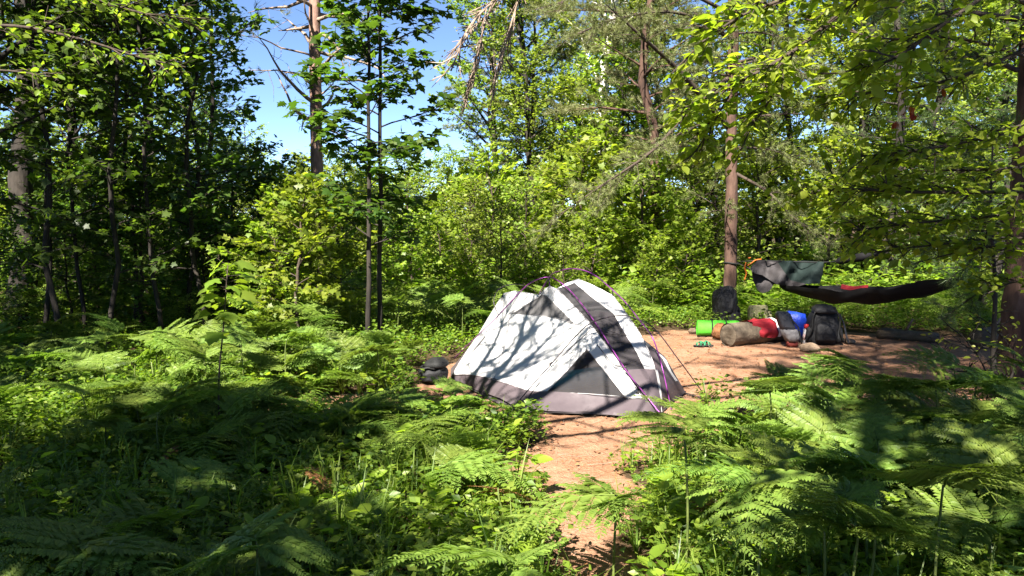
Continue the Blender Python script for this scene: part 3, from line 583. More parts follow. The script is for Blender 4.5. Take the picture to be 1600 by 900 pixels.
def maple_bough():
    """tree just outside the left edge whose sunlit boughs hang into the top left"""
    b = np.array([-4.5, 5.4, 0.0]); b[2] = gz(b[0], b[1]); o = thing('birch_tree', 'sunlit yellow-green leafy boughs hanging in at the top left', 'tree', b); rng = np.random.default_rng(64)
    wd = MB(); wd.add(*tube(spline([(0, 0, -.1), (-.05, 0, 1.5), (.0, .05, 3.2), (.05, .1, 4.6)], 5), np.linspace(.07, .03, 16), 8)); obj('trunk', wd.mesh('maple trunk', 'bark'), o); lb = MB(); tw = []
    for pts, r, nt in [([(-180, -60, 5.5), (0, -50, 5.7), (120, -10, 5.9), (220, 20, 6.1), (300, 30, 6.2)], .018, 24), ([(-180, 60, 5.5), (0, 40, 5.6), (120, 60, 5.7), (220, 90, 5.8), (290, 105, 5.9)], .015, 22), ([(-180, -200, 5.5), (20, -120, 6), (180, -50, 6.3), (280, -10, 6.4)], .016, 20), ([(-180, 130, 5.5), (-20, 110, 5.5), (80, 120, 5.6)], .012, 12)]:
        limb(lb, tw, [p - b for p in pxl(pts)], r, rng, nt, .32, .0, 5, .12)
    lbo = obj('limbs', lb.mesh('maple limbs', 'twig'), o); A, D, N, S = set_leaves(rng, tw, 22, .060, .03, .45, .3, 2); bpy.context.view_layer.update()
    rest = leaf_parts(o, birch_leaf, A + b, D, N, S, 300, lbo); mb = MB(); leaves(mb, OV, A[rest], D[rest], N[rest], S[rest]); c = obj('crown', mb.mesh('maple bough crown', 'maple', False), o); c['kind'] = 'stuff'
maple_bough()
def lichen_bough():
    """dead lichen-hung bough over the sky gap, from a pine that stands out of the picture above"""
    root = np.array(at(900, -330, 5.6)); o = thing('dead_bough', 'dead lichen-hung twiggy bough hanging at the top of the sky gap', 'branch', root); rng = np.random.default_rng(81); wd = MB(); tw = []
    for pts, r, nt in [([(900, -330, 5.6), (850, -120, 5.4), (790, -20, 5.2), (735, 40, 5.1), (705, 110, 5.0)], .014, 30), ([(850, -120, 5.4), (810, 0, 5.3), (790, 70, 5.3), (770, 130, 5.3)], .009, 22), ([(790, -20, 5.2), (760, 30, 5.3), (745, 90, 5.3), (725, 160, 5.3)], .006, 16)]:
        limb(wd, tw, [p - root for p in pxl(pts)], r, rng, nt, .22, -.25, 5, .3)
    obj('limb', wd.mesh('lichen bough wood', 'deadwood'), o); c = obj('lichen', foliage(83, tw, RT, 18, .022, .012, 1.0, .6, 1).mesh('lichen flakes', 'lichen', False), o); c['kind'] = 'stuff'
lichen_bough()
def shadow_bough():
    """bare-limbed pine left of and behind the viewer; its dead limbs lie as shadows over the tent"""
    b = np.array([-3.2, 2.1, 0.0]); o = thing('dead_pine', 'bare dead pine beside the viewer, out of the picture', 'tree', b); rng = np.random.default_rng(91); wd = MB(); tw = []
    P = spline([(0, 0, -.1), (.05, 0, 2), (.1, .1, 4), (.1, .1, 5.2)], 5); wd.add(*tube(P, np.linspace(.10, .04, len(P)), 8)); obj('trunk', wd.mesh('dead pine trunk', 'bark'), o)
    lb = MB(); tgt = [(-.2, 8.0, .5), (.3, 7.4, .5), (.7, 7.0, .35), (.2, 7.6, .9), (-.1, 7.6, .55), (.0, 7.2, .3), (.15, 7.9, .7), (1.4, 6.4, 0), (2.6, 7.6, 0), (3.4, 8.6, 0)]
    for k, t in enumerate(tgt):
        h = 3.6 + .35 * (k % 6); e = np.array(t) + np.array(SUN) * (h / SUN.z) - b; s = np.array([.08, .05, h + rng.uniform(-.6, .2)])
        limb(lb, tw, [s, s * .45 + e * .55 + rng.normal(0, .15, 3), e, e + (e - s) * .15], .060, rng, 12, .9, .02, 6, .2, 2.6)
    obj('limbs', lb.mesh('dead pine limbs', 'deadwood'), o)
    c = obj('needles', needles(93, [q for q in tw if q[0][1] > 1.6][::2], TUFT, 9, .11).mesh('dead pine needles', 'needle', False), o); c['kind'] = 'stuff'
shadow_bough()

# ------------------------------------------------------------------ ferns and ground cover
def frond_arrays(seed, pairs, step, tpl, axis_on=True):
    rng = np.random.default_rng(seed); A = []; D = []; N = []; S = []; ax = MB(); y = np.linspace(0, 1, 12); bend = rng.uniform(.35, .75); sw = rng.uniform(-.08, .08)
    R = lambda t: np.array([sw * t * t, t, .14 * t - bend * t * t])
    if axis_on: ax.add(*tube([R(t) for t in y], np.linspace(.0085, .002, 12), 4, False))
    for i in range(pairs):
        t = .03 + .94 * (i / (pairs - 1)) ** .92; l = (.52 * (1 - t) ** .85 + .03) * rng.uniform(.9, 1.08); base = R(t); fw = R(min(1, t + .02)) - R(t - .02); fw = unit(fw)
        for sg in (-1, 1):
            ang = math.radians(72 - 30 * t + rng.uniform(-5, 5)); d = unit(np.array([sg * math.sin(ang), 0, 0]) + fw * math.cos(ang) + np.array([0, 0, rng.uniform(-.02, .16)]))
            dr = rng.uniform(.05, .30) * l; n = max(4, int(l / step)); q = lambda s: base + d * l * s + np.array([0, 0, -dr * s * s]) + fw * .06 * l * s * s
            if axis_on: ax.add(*tube([q(0), q(.5), q(.97)], [.0042, .003, .001], 3, False))
            sd2 = unit(np.cross([0, 0, 1.0], d))
            for k in range(n):
                s = .05 + .93 * k / n; p = q(s); dd = unit(q(min(1, s + .03)) - p)
                for s2 in (-1, 1):
                    A.append(p); D.append(dd * .55 + sd2 * s2 + np.array([0, 0, rng.uniform(-.25, .05)])); N.append(np.array([0, 0, 1]) + rng.normal(0, .12, 3)); S.append((.175 * l * (1 - s) ** .7 + .020) * (1.0 if t > .3 else 1.15) * rng.uniform(.75, 1.15))
            A.append(q(.95)); D.append(q(1) - q(.9)); N.append((0, 0, 1)); S.append(.05 * l + .02)
    mb = MB(); leaves(mb, tpl, A, D, N, S)
    if axis_on: mb.add(*_merge(ax))
    return mb
def _merge(ax):
    V = np.concatenate(ax.V); T = np.concatenate(ax.T) if ax.T else None; Q = np.concatenate(ax.Q) if ax.Q else None; return V, T, Q
FR = [frond_arrays(300 + i, 11, .027, tpl_ovate(.24)).mesh('fern frond', 'fern', False) for i in range(9)]
FRM = [frond_arrays(320 + i, 10, .036, tpl_rhomb(.27, .03)).mesh('fern frond', 'fern', False) for i in range(5)]
_st = MB(); _st.add(*tube(spline([(0, 0, -.06), (.012, .0, .4), (0, 0, .8), (.0, .02, 1.0)], 4), np.linspace(.0065, .004, 13), 6)); STIPE = _st.mesh('fern stalk', 'stipe')
FN = [0]
def fern(x, y, h, s, rz, label, group, hd=True, tilt=0.0, n=3, rng=RND):
    o = thing('bracken_fern', label, 'fern', (x, y, gz(x, y)), rz, group); ms = FR if hd else FRM; FN[0] += 1
    obj('stalk', STIPE, o, (0, 0, 0), (rng.uniform(-.05, .05), rng.uniform(-.05, .05), 0), (1, 1, h))
    for k in range(n):
        a = (0, 1.25, -1.25)[k] + rng.uniform(-.2, .2); q = obj('frond', rng.choice(ms), o, (0, 0, h - .01 - .03 * (k > 0)), None, s * (1.1, .85, .85)[k] * rng.uniform(.75, 1.15))
        q.rotation_euler = (Matrix.Rotation(a, 3, 'Z') @ Matrix.Rotation(.38 + tilt + rng.uniform(-.3, .42), 3, 'X') @ Matrix.Rotation(rng.uniform(-.4, .4), 3, 'Y')).to_euler()
    return o
def zone(n, x0, x1, y0, y1, h, s, label, group, hd=True, lim=.45, rzf=None, keep=lambda x, y: True):
    pts = []; tr = 0
    while len(pts) < n and tr < n * 40:
        tr += 1; x = RND.uniform(x0, x1); y = RND.uniform(y0, y1)
        if float(soil(x, y)) > lim or not keep(x, y): continue
        if any((x - a) ** 2 + (y - b) ** 2 < .03 for a, b in pts): continue
        pts.append((x, y)); lb = label + ', ' + ('near', 'middle', 'far')[min(2, int(3 * (y - y0) / (y1 - y0)))] + ' ' + ('left', 'centre', 'right')[min(2, int(3 * (x - x0) / (x1 - x0)))] + ' part'; fern(x, y, RND.uniform(*h), RND.uniform(*s), RND.uniform(0, 6.28) if rzf is None else rzf(), lb, group, hd, 0, RND.choice((1, 2, 3, 3)))
# ferns that can be told apart: pixel of the stalk top, distance, blade length, heading
KEY = [(1075, 668, 3.4, .40, .5, 'tall sunlit fern frond reaching up beside the right tent corner'), (960, 770, 3.3, .50, 1.6, 'sunlit fern leaning over the path below the tent'), (1190, 735, 2.9, .56, 2.5, 'large pale fern with its tip hanging down in the right foreground'),
       (1310, 560, 5.3, .42, 2.8, 'yellow-green sunlit fern poking up in front of the black backpack'), (1390, 590, 5.0, .42, 3.4, 'fern with sunlit curling tips before the clearing at the right'), (800, 872, 2.75, .46, 1.2, 'fern frond at the bottom edge left of the path'),
       (625, 615, 6.0, .48, 4.9, 'bright sunlit fern left of the tent with fronds reaching to its corner'), (560, 640, 5.6, .50, 5.2, 'bright sunlit fern beside the soil patch left of the tent'), (700, 720, 4.4, .48, 4.6, 'half-lit fern left of the path in the middle foreground'),
       (690, 606, 6.35, .42, 5.4, 'tall bright fern overlapping the lower left edge of the tent'), (735, 632, 5.9, .36, 4.4, 'bright fern in front of the left tent skirt'), (590, 540, 7.2, .46, 1.0, 'bright upright fern behind the soil patch left of the tent'),
       (410, 620, 5.7, .48, 5.2, 'sunlit fern right of the maple seedling stem'), (240, 525, 7.0, .46, 5.5, 'pale lit fern standing up in the dark left growth'), (120, 850, 2.8, .5, 5.9, 'dim fern at the bottom left corner'), (400, 840, 2.9, .48, .7, 'dim blue-green fern along the bottom edge left of centre'),
       (815, 655, 5.75, .20, 1.2, 'small fern in front of the grey tent skirt')]
for px, py, Y, s, rz, lab in KEY:
    p = at(px, py, Y); fern(p.x, p.y, max(.12, p.z - gz(p.x, p.y)), s, rz, lab, None, True, -.30)
zone(66, 1.05, 3.9, 2.7, 5.1, (.30, .62), (.38, .54), 'shaded bracken fern in the dense bed of the right foreground', 'ferns of the right foreground bed', lim=.35)
zone(76, -2.9, -.1, 4.9, 8.8, (.08, .32), (.32, .48), 'sunlit bracken fern in the bright bed left of the tent', 'ferns of the sunlit bed left of the tent', lim=.35, keep=lambda x, y: math.hypot(x - .5, y - 7.9) > 1.75 and x < -.5 + max(0, 5.6 - y) * .6)
zone(60, -5.6, -2.0, 5.0, 9.5, (.15, .5), (.36, .52), 'shaded bracken fern under the left wood', 'ferns in the shade of the left wood')
zone(16, -2.6, -.25, 2.4, 4.2, (.10, .26), (.30, .42), 'low dim fern in the shaded left foreground', 'ferns of the shaded left foreground')
zone(44, -3.2, 2.6, 9.8, 13.0, (.3, .6), (.38, .5), 'fern in the lit growth behind the tent', 'ferns behind the tent', hd=False, lim=.3)
zone(20, 1.9, 4.2, 5.3, 6.1, (.35, .55), (.36, .46), 'fern along the near rim of the clearing at the right', 'ferns along the clearing rim', lim=.5)
# the uncountable rest
def scatter(n, x0, x1, y0, y1, rng, lim=.35, p=None):
    x = rng.uniform(x0, x1, n * 3); y = y0 + (y1 - y0) * rng.uniform(0, 1, n * 3) ** 1.3; k = soil(x, y) < lim * rng.uniform(.3, 2.9, n * 3)
    k &= (np.hypot(x - .5, y - 7.9) > 1.55) & (soil(x, y) < .62)
    x = x[k][:n]; y = y[k][:n]; return x, y
rng = np.random.default_rng(400)
def fern_mass(name, n, x0, x1, y0, y1, h, s):
    x, y = scatter(n, x0, x1, y0, y1, rng); mb = MB(); tpl = [(lambda m_: (np.concatenate(m_.V), np.concatenate(m_.T)))(frond_arrays(340 + i, 10, .085, tpl_rhomb(.26, .03), False)) for i in range(4)]; k = rng.integers(0, 4, len(x)); zz = terrain(x, y)
    for q in range(4):
        m_ = k == q; c = m_.sum(); a = rng.uniform(0, 6.28, c); leaves(mb, tpl[q], np.stack([x[m_], y[m_], zz[m_] + rng.uniform(*h, c)], 1), np.stack([np.cos(a), np.sin(a), rng.uniform(-.1, .45, c)], 1), np.array([0, 0, 1]) + rng.normal(0, .2, (c, 3)), rng.uniform(*s, c))
    o = obj(name, mb.mesh(name, 'fern_low', False)); o['kind'] = 'stuff'; tag(o, 'mass of bracken filling the forest floor behind the camp', 'ferns')
fern_mass('far_ferns', 1100, -9, 11, 10.5, 19, (.1, .6), (.35, .6))
def sprig_tpl(seed, n, L, tp, hgt):
    r_ = np.random.default_rng(seed); A = []; D = []; N = []; S = []
    for st in range(3):
        a0 = r_.uniform(0, 6.28); out = np.array([math.cos(a0), math.sin(a0), 0]) * r_.uniform(.1, .7)
        for i in range(n // 3):
            f = r_.uniform(.2, 1); a = r_.uniform(0, 6.28); A.append(out * f * hgt + np.array([0, 0, hgt * f])); D.append((math.cos(a), math.sin(a), r_.uniform(-.1, .6))); N.append(np.array([0, 0, 1]) + r_.normal(0, .4, 3)); S.append(L * r_.uniform(.6, 1.2))
    mb = MB(); leaves(mb, tp, A, D, N, S); return np.concatenate(mb.V), np.concatenate(mb.T)
def cover(name, label, n, x0, x1, y0, y1, tps, m, lim=.35, s=(.7, 1.3)):
    x, y = scatter(n, x0, x1, y0, y1, rng, lim); mb = MB(); k = rng.integers(0, len(tps), len(x)); zz = terrain(x, y)
    for q, tp in enumerate(tps):
        m_ = k == q; c = m_.sum(); a = rng.uniform(0, 6.28, c); leaves(mb, tp, np.stack([x[m_], y[m_], zz[m_] - .01], 1), np.stack([np.cos(a), np.sin(a), np.zeros(c)], 1), np.array([0, 0, 1]) + rng.normal(0, .12, (c, 3)), rng.uniform(*s, c))
    o = obj(name, mb.mesh(name, m, False)); o['kind'] = 'stuff'; tag(o, label, 'plants')
cover('blueberry_cover', 'low small-leaved ground cover of the foreground', 9000, -4.2, 4.2, 2.3, 7.2, [sprig_tpl(500 + i, 21, .034, tpl_rhomb(.30), .17) for i in range(5)], 'cover', s=(.5, 1.5))
cover('leafy_cover', 'low broad-leaved ground cover under the wood', 8000, -8, 8, 5.5, 15, [sprig_tpl(520 + i, 21, .046, tpl_rhomb(.34), .24) for i in range(4)], 'cover')
cover('far_cover', 'low leafy growth covering the far forest floor', 6500, -18, 20, 13, 34, [sprig_tpl(540 + i, 27, .085, tpl_rhomb(.36), .55) for i in range(4)], 'maple', s=(.7, 1.6))
def grass_tpl(seed, n=9):
    r_ = np.random.default_rng(seed); V = []; T = []
    for i in range(n):
        a = r_.uniform(0, 6.28); d = np.array([math.cos(a), math.sin(a), 0]); sd_ = np.array([-d[1], d[0], 0]) * .012; h = r_.uniform(.6, 1.1); k = len(V); ln = r_.uniform(.15, .6)
        V += [-sd_, sd_, d * ln * .4 + np.array([0, 0, h * .65]) - sd_ * .7, d * ln * .4 + np.array([0, 0, h * .65]) + sd_ * .7, d * ln + np.array([0, 0, h * .9])]; T += [(k, k + 1, k + 3), (k, k + 3, k + 2), (k + 2, k + 3, k + 4)]
    return np.array(V), np.array(T)
cover('forest_grass', 'thin grass blades standing in the foreground growth', 1100, -3.5, 4, 2.6, 8.5, [grass_tpl(560 + i) for i in range(4)], 'cover', lim=.5, s=(.18, .42))
cover('broad_herbs', 'scattered broad-leaved herbs in the foreground growth', 700, -3.5, 3.6, 2.6, 7.5, [sprig_tpl(580 + i, 9, .085, tpl_ovate(.30), .22) for i in range(3)], 'service', s=(.6, 1.2))
FRB = [frond_arrays(360 + i, 9, .036, tpl_rhomb(.22, .03)).mesh('dry frond', 'deadleaf', False) for i in range(2)]
for k, (px, py, lb) in enumerate([(785, 800, 'withered yellow-brown fern frond hanging left of the path'), (1345, 545, 'browned dry frond beside the sunlit fern before the backpack'), (1500, 640, 'dry brown frond at the right end of the fern bed'), (480, 770, 'dry brown frond lying in the left foreground growth'), (1120, 820, 'dry brown frond low in the right fern bed'), (280, 720, 'dry brown frond under the maple seedling')]):
    p = on_ground(px, py + 30) if k not in (1,) else at(1345, 560, 5.2); o = thing('dry_fern', lb, 'fern', (p.x, p.y, gz(p.x, p.y)), k * 1.7); h = .22 if k != 1 else .45
    obj('stalk', STIPE, o, (0, 0, 0), (.1, -.1, 0), (1, 1, h)); q = obj('frond', FRB[k % 2], o, (0, 0, h - .01), (-.5, .2, 0), .34)
# litter on the bare soil
x = rng.uniform(-2, 7, 16000); y = rng.uniform(2.6, 11.2, 16000); k = (soil(x, y) > .5); x = x[k]; y = y[k]; a = rng.uniform(0, 6.28, len(x)); mb = MB()
leaves(mb, (np.array([(-.5, -.01, .0), (.5, -.008, .0), (.5, .008, .004), (-.5, .01, .004)]), np.array([(0, 1, 2), (0, 2, 3)])), np.stack([x, y, terrain(x, y) + .004], 1), np.stack([np.cos(a), np.sin(a), np.zeros(len(x))], 1), np.array([0, 0, 1]) + rng.normal(0, .1, (len(x), 3)), rng.uniform(.03, .12, len(x)) * np.where(rng.random(len(x)) < .04, 2.2, 1))
o = obj('needle_litter', mb.mesh('needle litter', 'deadwood', False)); o['kind'] = 'stuff'; tag(o, 'fallen pine needles and twigs on the bare soil', 'litter')
x = rng.uniform(-4, 7, 7000); y = rng.uniform(2.6, 11.2, 7000); k = rng.random(7000) < (.25 + .3 * soil(x, y)); x = x[k]; y = y[k]; a = rng.uniform(0, 6.28, len(x)); mb = MB()
leaves(mb, RT, np.stack([x, y, terrain(x, y) + .003], 1), np.stack([np.cos(a), np.sin(a), np.zeros(len(x))], 1), np.array([0, 0, 1]) + rng.normal(0, .25, (len(x), 3)), rng.uniform(.02, .05, len(x)))
o = obj('leaf_litter', mb.mesh('leaf litter', 'deadleaf', False)); o['kind'] = 'stuff'; tag(o, 'brown fallen leaves strewn over the ground', 'litter')

# ------------------------------------------------------------------ the tent (outline read from the photo, given its own depth)
def TZ(zx, zy): return 640 + zx / 3.104, 400 + zy / 3.104
def tps(ctrl):
    C = np.array(ctrl, float); X = C[:, :2] / 300; n = len(X)
    U = lambda r2: np.where(r2 > 1e-12, r2 * np.log(r2 + 1e-12), 0)
    K = U(((X[:, None] - X[None]) ** 2).sum(-1)) + np.eye(n) * 2e-3; Pm = np.hstack([np.ones((n, 1)), X])
    w = np.linalg.solve(np.block([[K, Pm], [Pm.T, np.zeros((3, 3))]]), np.concatenate([C[:, 2], np.zeros(3)]))
    def f(q):
        q = np.asarray(q, float) / 300; return U(((q[:, None] - X[None]) ** 2).sum(-1)) @ w[:n] + np.hstack([np.ones((len(q), 1)), q]) @ w[n:]
    return f
CT = [(200, 600, 8.0), (205, 575, 7.98), (330, 580, 7.5), (480, 620, 7.05), (490, 775, 6.62), (860, 770, 6.55), (1205, 790, 6.45), (600, 655, 6.85), (670, 655, 6.80), (1050, 690, 6.62), (1130, 690, 6.56), (860, 450, 6.95), (880, 350, 7.10),
      (680, 145, 7.75), (820, 110, 7.78), (715, 155, 7.72), (800, 130, 7.74), (990, 280, 7.36), (1140, 545, 6.86), (1040, 550, 6.80), (985, 190, 7.62), (1130, 400, 7.18), (1190, 550, 6.90), (1240, 490, 7.3), (1340, 665, 7.38), (1280, 705, 7.0), (1240, 745, 6.72),
      (1215, 690, 6.62), (455, 180, 8.55), (450, 260, 8.45), (420, 310, 8.4), (330, 430, 8.25), (490, 280, 8.15), (645, 185, 7.86), (800, 330, 7.32), (700, 298, 7.62), (560, 450, 7.55), (400, 500, 7.75), (700, 550, 7.02), (340, 690, 7.25), (620, 180, 7.95), (1000, 420, 7.05), (920, 580, 6.78)]
TD = tps(CT)
def tent_pt(zx, zy, Y=None):
    if Y is None: Y = float(TD([(zx, zy)])[0])
    return at(*TZ(zx, zy), Y)
def dens(poly, step=22):
    out = []
    for k in range(len(poly)):
        a = np.array(poly[k], float); b = np.array(poly[(k + 1) % len(poly)], float); n = max(1, int(np.hypot(*(b - a)) / step))
        for t in range(n): out.append(a + (b - a) * t / n)
    return out
def inside(p, poly):
    x, y = p; c = False; n = len(poly)
    for i in range(n):
        x1, y1 = poly[i]; x2, y2 = poly[(i + 1) % n]
        if (y1 > y) != (y2 > y) and x < (x2 - x1) * (y - y1) / (y2 - y1) + x1: c = not c
    return c
def panel(name, poly, m, depth, conv, parent, step=22, wr=.012, off=0.0, loc0=Vector((0, 0, 0)), holes=()):
    B = dens(poly, step); xs = [p[0] for p in poly]; ys = [p[1] for p in poly]; pts = [Vector(p) for p in B]; edges = [(i, (i + 1) % len(B)) for i in range(len(B))]
    for x in np.arange(min(xs), max(xs), step):
        for y in np.arange(min(ys), max(ys), step):
            q = (x + step * .3 * math.sin(y), y + step * .3 * math.cos(x))
            if inside(q, poly) and min((q[0] - b[0]) ** 2 + (q[1] - b[1]) ** 2 for b in B) > (step * .45) ** 2: pts.append(Vector(q))
    vs_, _, fs, *_r = geometry.delaunay_2d_cdt(pts, edges, [list(range(len(B)))], 1, 1e-4)
    q = np.array([(v.x, v.y) for v in vs_]); Yd = depth(q) + off
    wv = np.array([noise.noise(Vector((a / 60, b / 60, 3.1))) + .6 * noise.noise(Vector((a / 24, b / 30, 7.7))) for a, b in q]) * wr; V = []
    for (a, b), y in zip(q, Yd + wv): V.append(np.array(at(*conv(a, b), y) - loc0))
    T = [f for f in fs if len(f) == 3]
    me = to_mesh(name, V, [np.array(T)], m, True); return obj(name, me, parent)
TC = Vector((.55, 7.7, 0)); tent = thing('dome_tent', 'white and grey dome tent with purple poles pitched without its fly', 'tent', TC)
def tp(name, poly, m, off=0.0, wr=.010): return panel(name, poly, m, TD, TZ, tent, 22, wr, off, TC)
tp('wall_panel', [(205, 575), (265, 505), (330, 430), (385, 365), (425, 305), (452, 250), (455, 180), (510, 168), (560, 176), (620, 186), (655, 160), (680, 145), (715, 158), (790, 235), (880, 332), (960, 440), (1040, 552), (1090, 620), (1130, 690), (1050, 690), (960, 575), (860, 450), (760, 560), (670, 655), (600, 655), (540, 645), (480, 620), (410, 592), (330, 580), (260, 570)], 'tent_white')
tp('mesh_window', [(492, 280), (560, 240), (645, 187), (665, 193), (735, 262), (800, 330), (745, 308), (700, 299), (600, 287)], 'tent_mesh', -.012)
tp('mesh_door', [(715, 158), (760, 145), (800, 130), (890, 205), (990, 280), (1050, 385), (1100, 465), (1140, 547), (1040, 552), (960, 440), (880, 332), (790, 235)], 'tent_mesh', .0)
lm = tp('mesh_door_lower', [(845, 285), (880, 262), (985, 278), (1050, 385), (1100, 465), (1138, 545), (1042, 550), (960, 438), (882, 330)], 'tent_mesh_lower', .02)
tp('trim_strip', [(715, 158), (765, 128), (820, 110), (900, 145), (985, 190), (1060, 290), (1130, 400), (1165, 475), (1192, 550), (1140, 547), (1100, 465), (1050, 385), (990, 280), (890, 205), (800, 130), (760, 145)], 'tent_white')
tp('mesh_window', [(860, 450), (960, 575), (1050, 690), (860, 668), (670, 655), (760, 560)], 'tent_mesh')
sk = tp('skirt', [(205, 575), (260, 570), (330, 580), (410, 592), (480, 620), (540, 645), (600, 655), (670, 655), (860, 668), (1050, 690), (1130, 690), (1090, 620), (1040, 552), (1140, 547), (1192, 550), (1205, 620), (1217, 690), (1225, 765), (1205, 788), (1030, 776), (860, 760), (680, 752), (530, 742), (440, 690), (340, 655), (260, 630), (200, 612)], 'tent_grey')
tp('end_panel', [(1150, 440), (1195, 462), (1240, 490), (1270, 560), (1340, 665), (1280, 705), (1240, 748), (1225, 765), (1217, 690), (1205, 620), (1192, 550), (1165, 475)], 'tent_grey')
tp('trim_strip', [(1192, 550), (1203, 552), (1216, 620), (1226, 700), (1217, 690), (1205, 620)], 'tent_white', -.01)
tp('trim_strip', [(1195, 462), (1240, 490), (1270, 560), (1300, 605), (1290, 608), (1256, 556), (1228, 500)], 'tent_white', -.012)
for sm in ([(205, 575), (330, 580), (480, 620), (600, 655), (860, 668), (1130, 690)], [(715, 158), (790, 235), (880, 332), (960, 440), (1040, 552), (1130, 690)], [(860, 450), (760, 560), (670, 655)], [(860, 450), (960, 575), (1050, 690)], [(985, 190), (1060, 290), (1130, 400), (1192, 550), (1225, 765)], [(680, 145), (645, 186), (560, 238), (492, 280), (470, 400), (440, 500), (410, 592)], [(492, 280), (600, 287), (700, 299), (800, 330), (880, 350)]):
    P = [list(tent_pt(a_, b_, float(TD([(a_, b_)])[0]) - .008) - TC) for a_, b_ in sm]; mb = MB(); mb.add(*tube(spline(P, 5), .0035, 5)); obj('seam', mb.mesh('tent seam', 'seam'), tent)
# rear half of the tent, from the silhouette down to the rear edge of the floor
SIL = [tent_pt(*p) for p in [(200, 612), (265, 505), (385, 365), (452, 250), (455, 180), (510, 168), (560, 176), (620, 186), (680, 145), (715, 158), (765, 128), (820, 110), (900, 145), (985, 190), (1060, 290), (1130, 400), (1240, 490), (1340, 665)]]
REAR = spline([SIL[0], (-.62, 8.7, .01), (-.30, 9.15, .01), (.4, 9.2, .01), (1.1, 9.0, .01), (1.5, 8.3, .01), SIL[-1]], 10); tt = np.linspace(0, 1, len(SIL)); rt = np.linspace(0, 1, len(REAR)); rear = np.stack([np.interp(tt, rt, REAR[:, k]) for k in range(3)], 1); rear[:, 2] = .012
nr = 9; V = []; S_ = np.array([list(p) for p in SIL])
for k in range(nr):
    f = k / (nr - 1); V.append(S_ * (1 - f) + rear * f + np.array([0, 1, .25]) * (.10 * math.sin(math.pi * f)) * np.sin(np.pi * tt)[:, None])
V = np.concatenate(V) - np.array(TC); nn = len(SIL)
def rearq(k0, k1): return np.array([(k * nn + j, k * nn + j + 1, (k + 1) * nn + j + 1, (k + 1) * nn + j) for k in range(k0, k1) for j in range(nn - 1)])
obj('rear_wall', to_mesh('rear wall', V, [rearq(0, 5)], 'tent_white', True), tent); obj('rear_skirt', to_mesh('rear skirt', V, [rearq(5, nr - 1)], 'tent_grey', True), tent)
fl = [tent_pt(*p) for p in [(200, 616), (340, 672), (440, 712), (530, 752), (860, 775), (1205, 797), (1240, 752), (1280, 708), (1340, 668)]]; fl = np.array([list(p) for p in fl]); fr = np.vstack([fl, rear[::-1][1:-1]])
cn = fr.mean(0); n_ = len(fr); lo = fr.copy(); lo[:, 2] = .008; hi = fr * .985 + cn * .015; hi[:, 2] = np.maximum(fr[:, 2], .02); hi2 = fr.copy(); hi2[:, 2] = np.maximum(fr[:, 2], .02)
cn[2] = .03; Vf = np.vstack([lo, hi, [cn]]) - np.array(TC)
obj('floor', to_mesh('tent floor', Vf, [np.array([(2 * n_, n_ + i, n_ + (i + 1) % n_) for i in range(n_)]), np.array([(i, (i + 1) % n_, n_ + (i + 1) % n_, n_ + i) for i in range(n_)])], 'tent_floor', False), tent)
def pole(name, pts, r, m, parent=tent, org=TC):
    P = []
    for p in pts:
        px, py = TZ(p[0], p[1]); P.append(list((on_ground(px, py) if p[2] == 'g' else (at(px, py, float(TD([(p[0], p[1])])[0]) + p[2][0]) if isinstance(p[2], tuple) else at(px, py, p[2]))) - org))
    S = spline(P, 8); mb = MB(); mb.add(*tube(S, r, 7)); return obj(name, mb.mesh(name, m), parent)
pole('pole', [(1240, 795, 'g'), (1140, 668, (-.06,)), (1040, 540, (-.05,)), (895, 315, (-.06,)), (790, 180, (-.08,)), (720, 120, (-.05,)), (675, 103, 7.85), (620, 115, 7.88), (555, 155, 8.0), (430, 288, 8.2), (300, 415, 8.6), (215, 497, 'g')], .0055, 'pole_purple')
pole('pole', [(1270, 748, 'g'), (1225, 540, (-.07,)), (1180, 400, 7.05), (1130, 330, 7.2), (1050, 228, 7.42), (985, 165, 7.55), (890, 88, 7.75), (800, 62, 7.95), (720, 75, 8.2), (672, 112, 8.5), (560, 300, 9.0)], .0055, 'pole_purple')
pole('pole', [(465, 787, 'g'), (570, 655, (-.10,)), (690, 520, (-.10,)), (800, 395, (-.10,)), (880, 325, (-.10,)), (1000, 290, 6.98), (1090, 300, 7.02), (1190, 355, 7.05), (1310, 510, 7.08), (1380, 605, 7.1), (1447, 697, 'g')], .005, 'pole_black')
pole('pole', [(430, 288, 8.2), (408, 215, 8.3), (440, 155, 8.3), (520, 137, 8.2), (590, 158, 8.0), (630, 185, 7.86), (672, 112, 7.8)], .0045, 'pole_black')
pole('guy_cord', [(880, 355, (-.06,)), (690, 535, (-.09,)), (530, 755, 'g')], .0035, 'cord_black'); pole('guy_cord', [(910, 430, (-.05,)), (985, 522, (-.05,)), (1050, 560, (-.06,)), (1200, 775, 'g')], .004, 'cord_black')
pole('guy_cord', [(882, 345, (-.04,)), (950, 376, (-.03,)), (1050, 378, (-.03,)), (1130, 335, (-.1,))], .003, 'cord_black'); pole('guy_cord', [(1340, 665, 7.36), (1400, 683, 'g'), (1520, 712, 'g')], .006, 'cord_black')
pole('guy_cord', [(675, 104, 7.85), (680, 145, (0,))], .005, 'pole_purple'); pole('guy_cord', [(290, 420, 9.1), (302, 442, 8.3)], .003, 'pole_purple'); pole('guy_cord', [(985, 166, 7.55), (985, 192, (0,))], .007, 'cord_black')
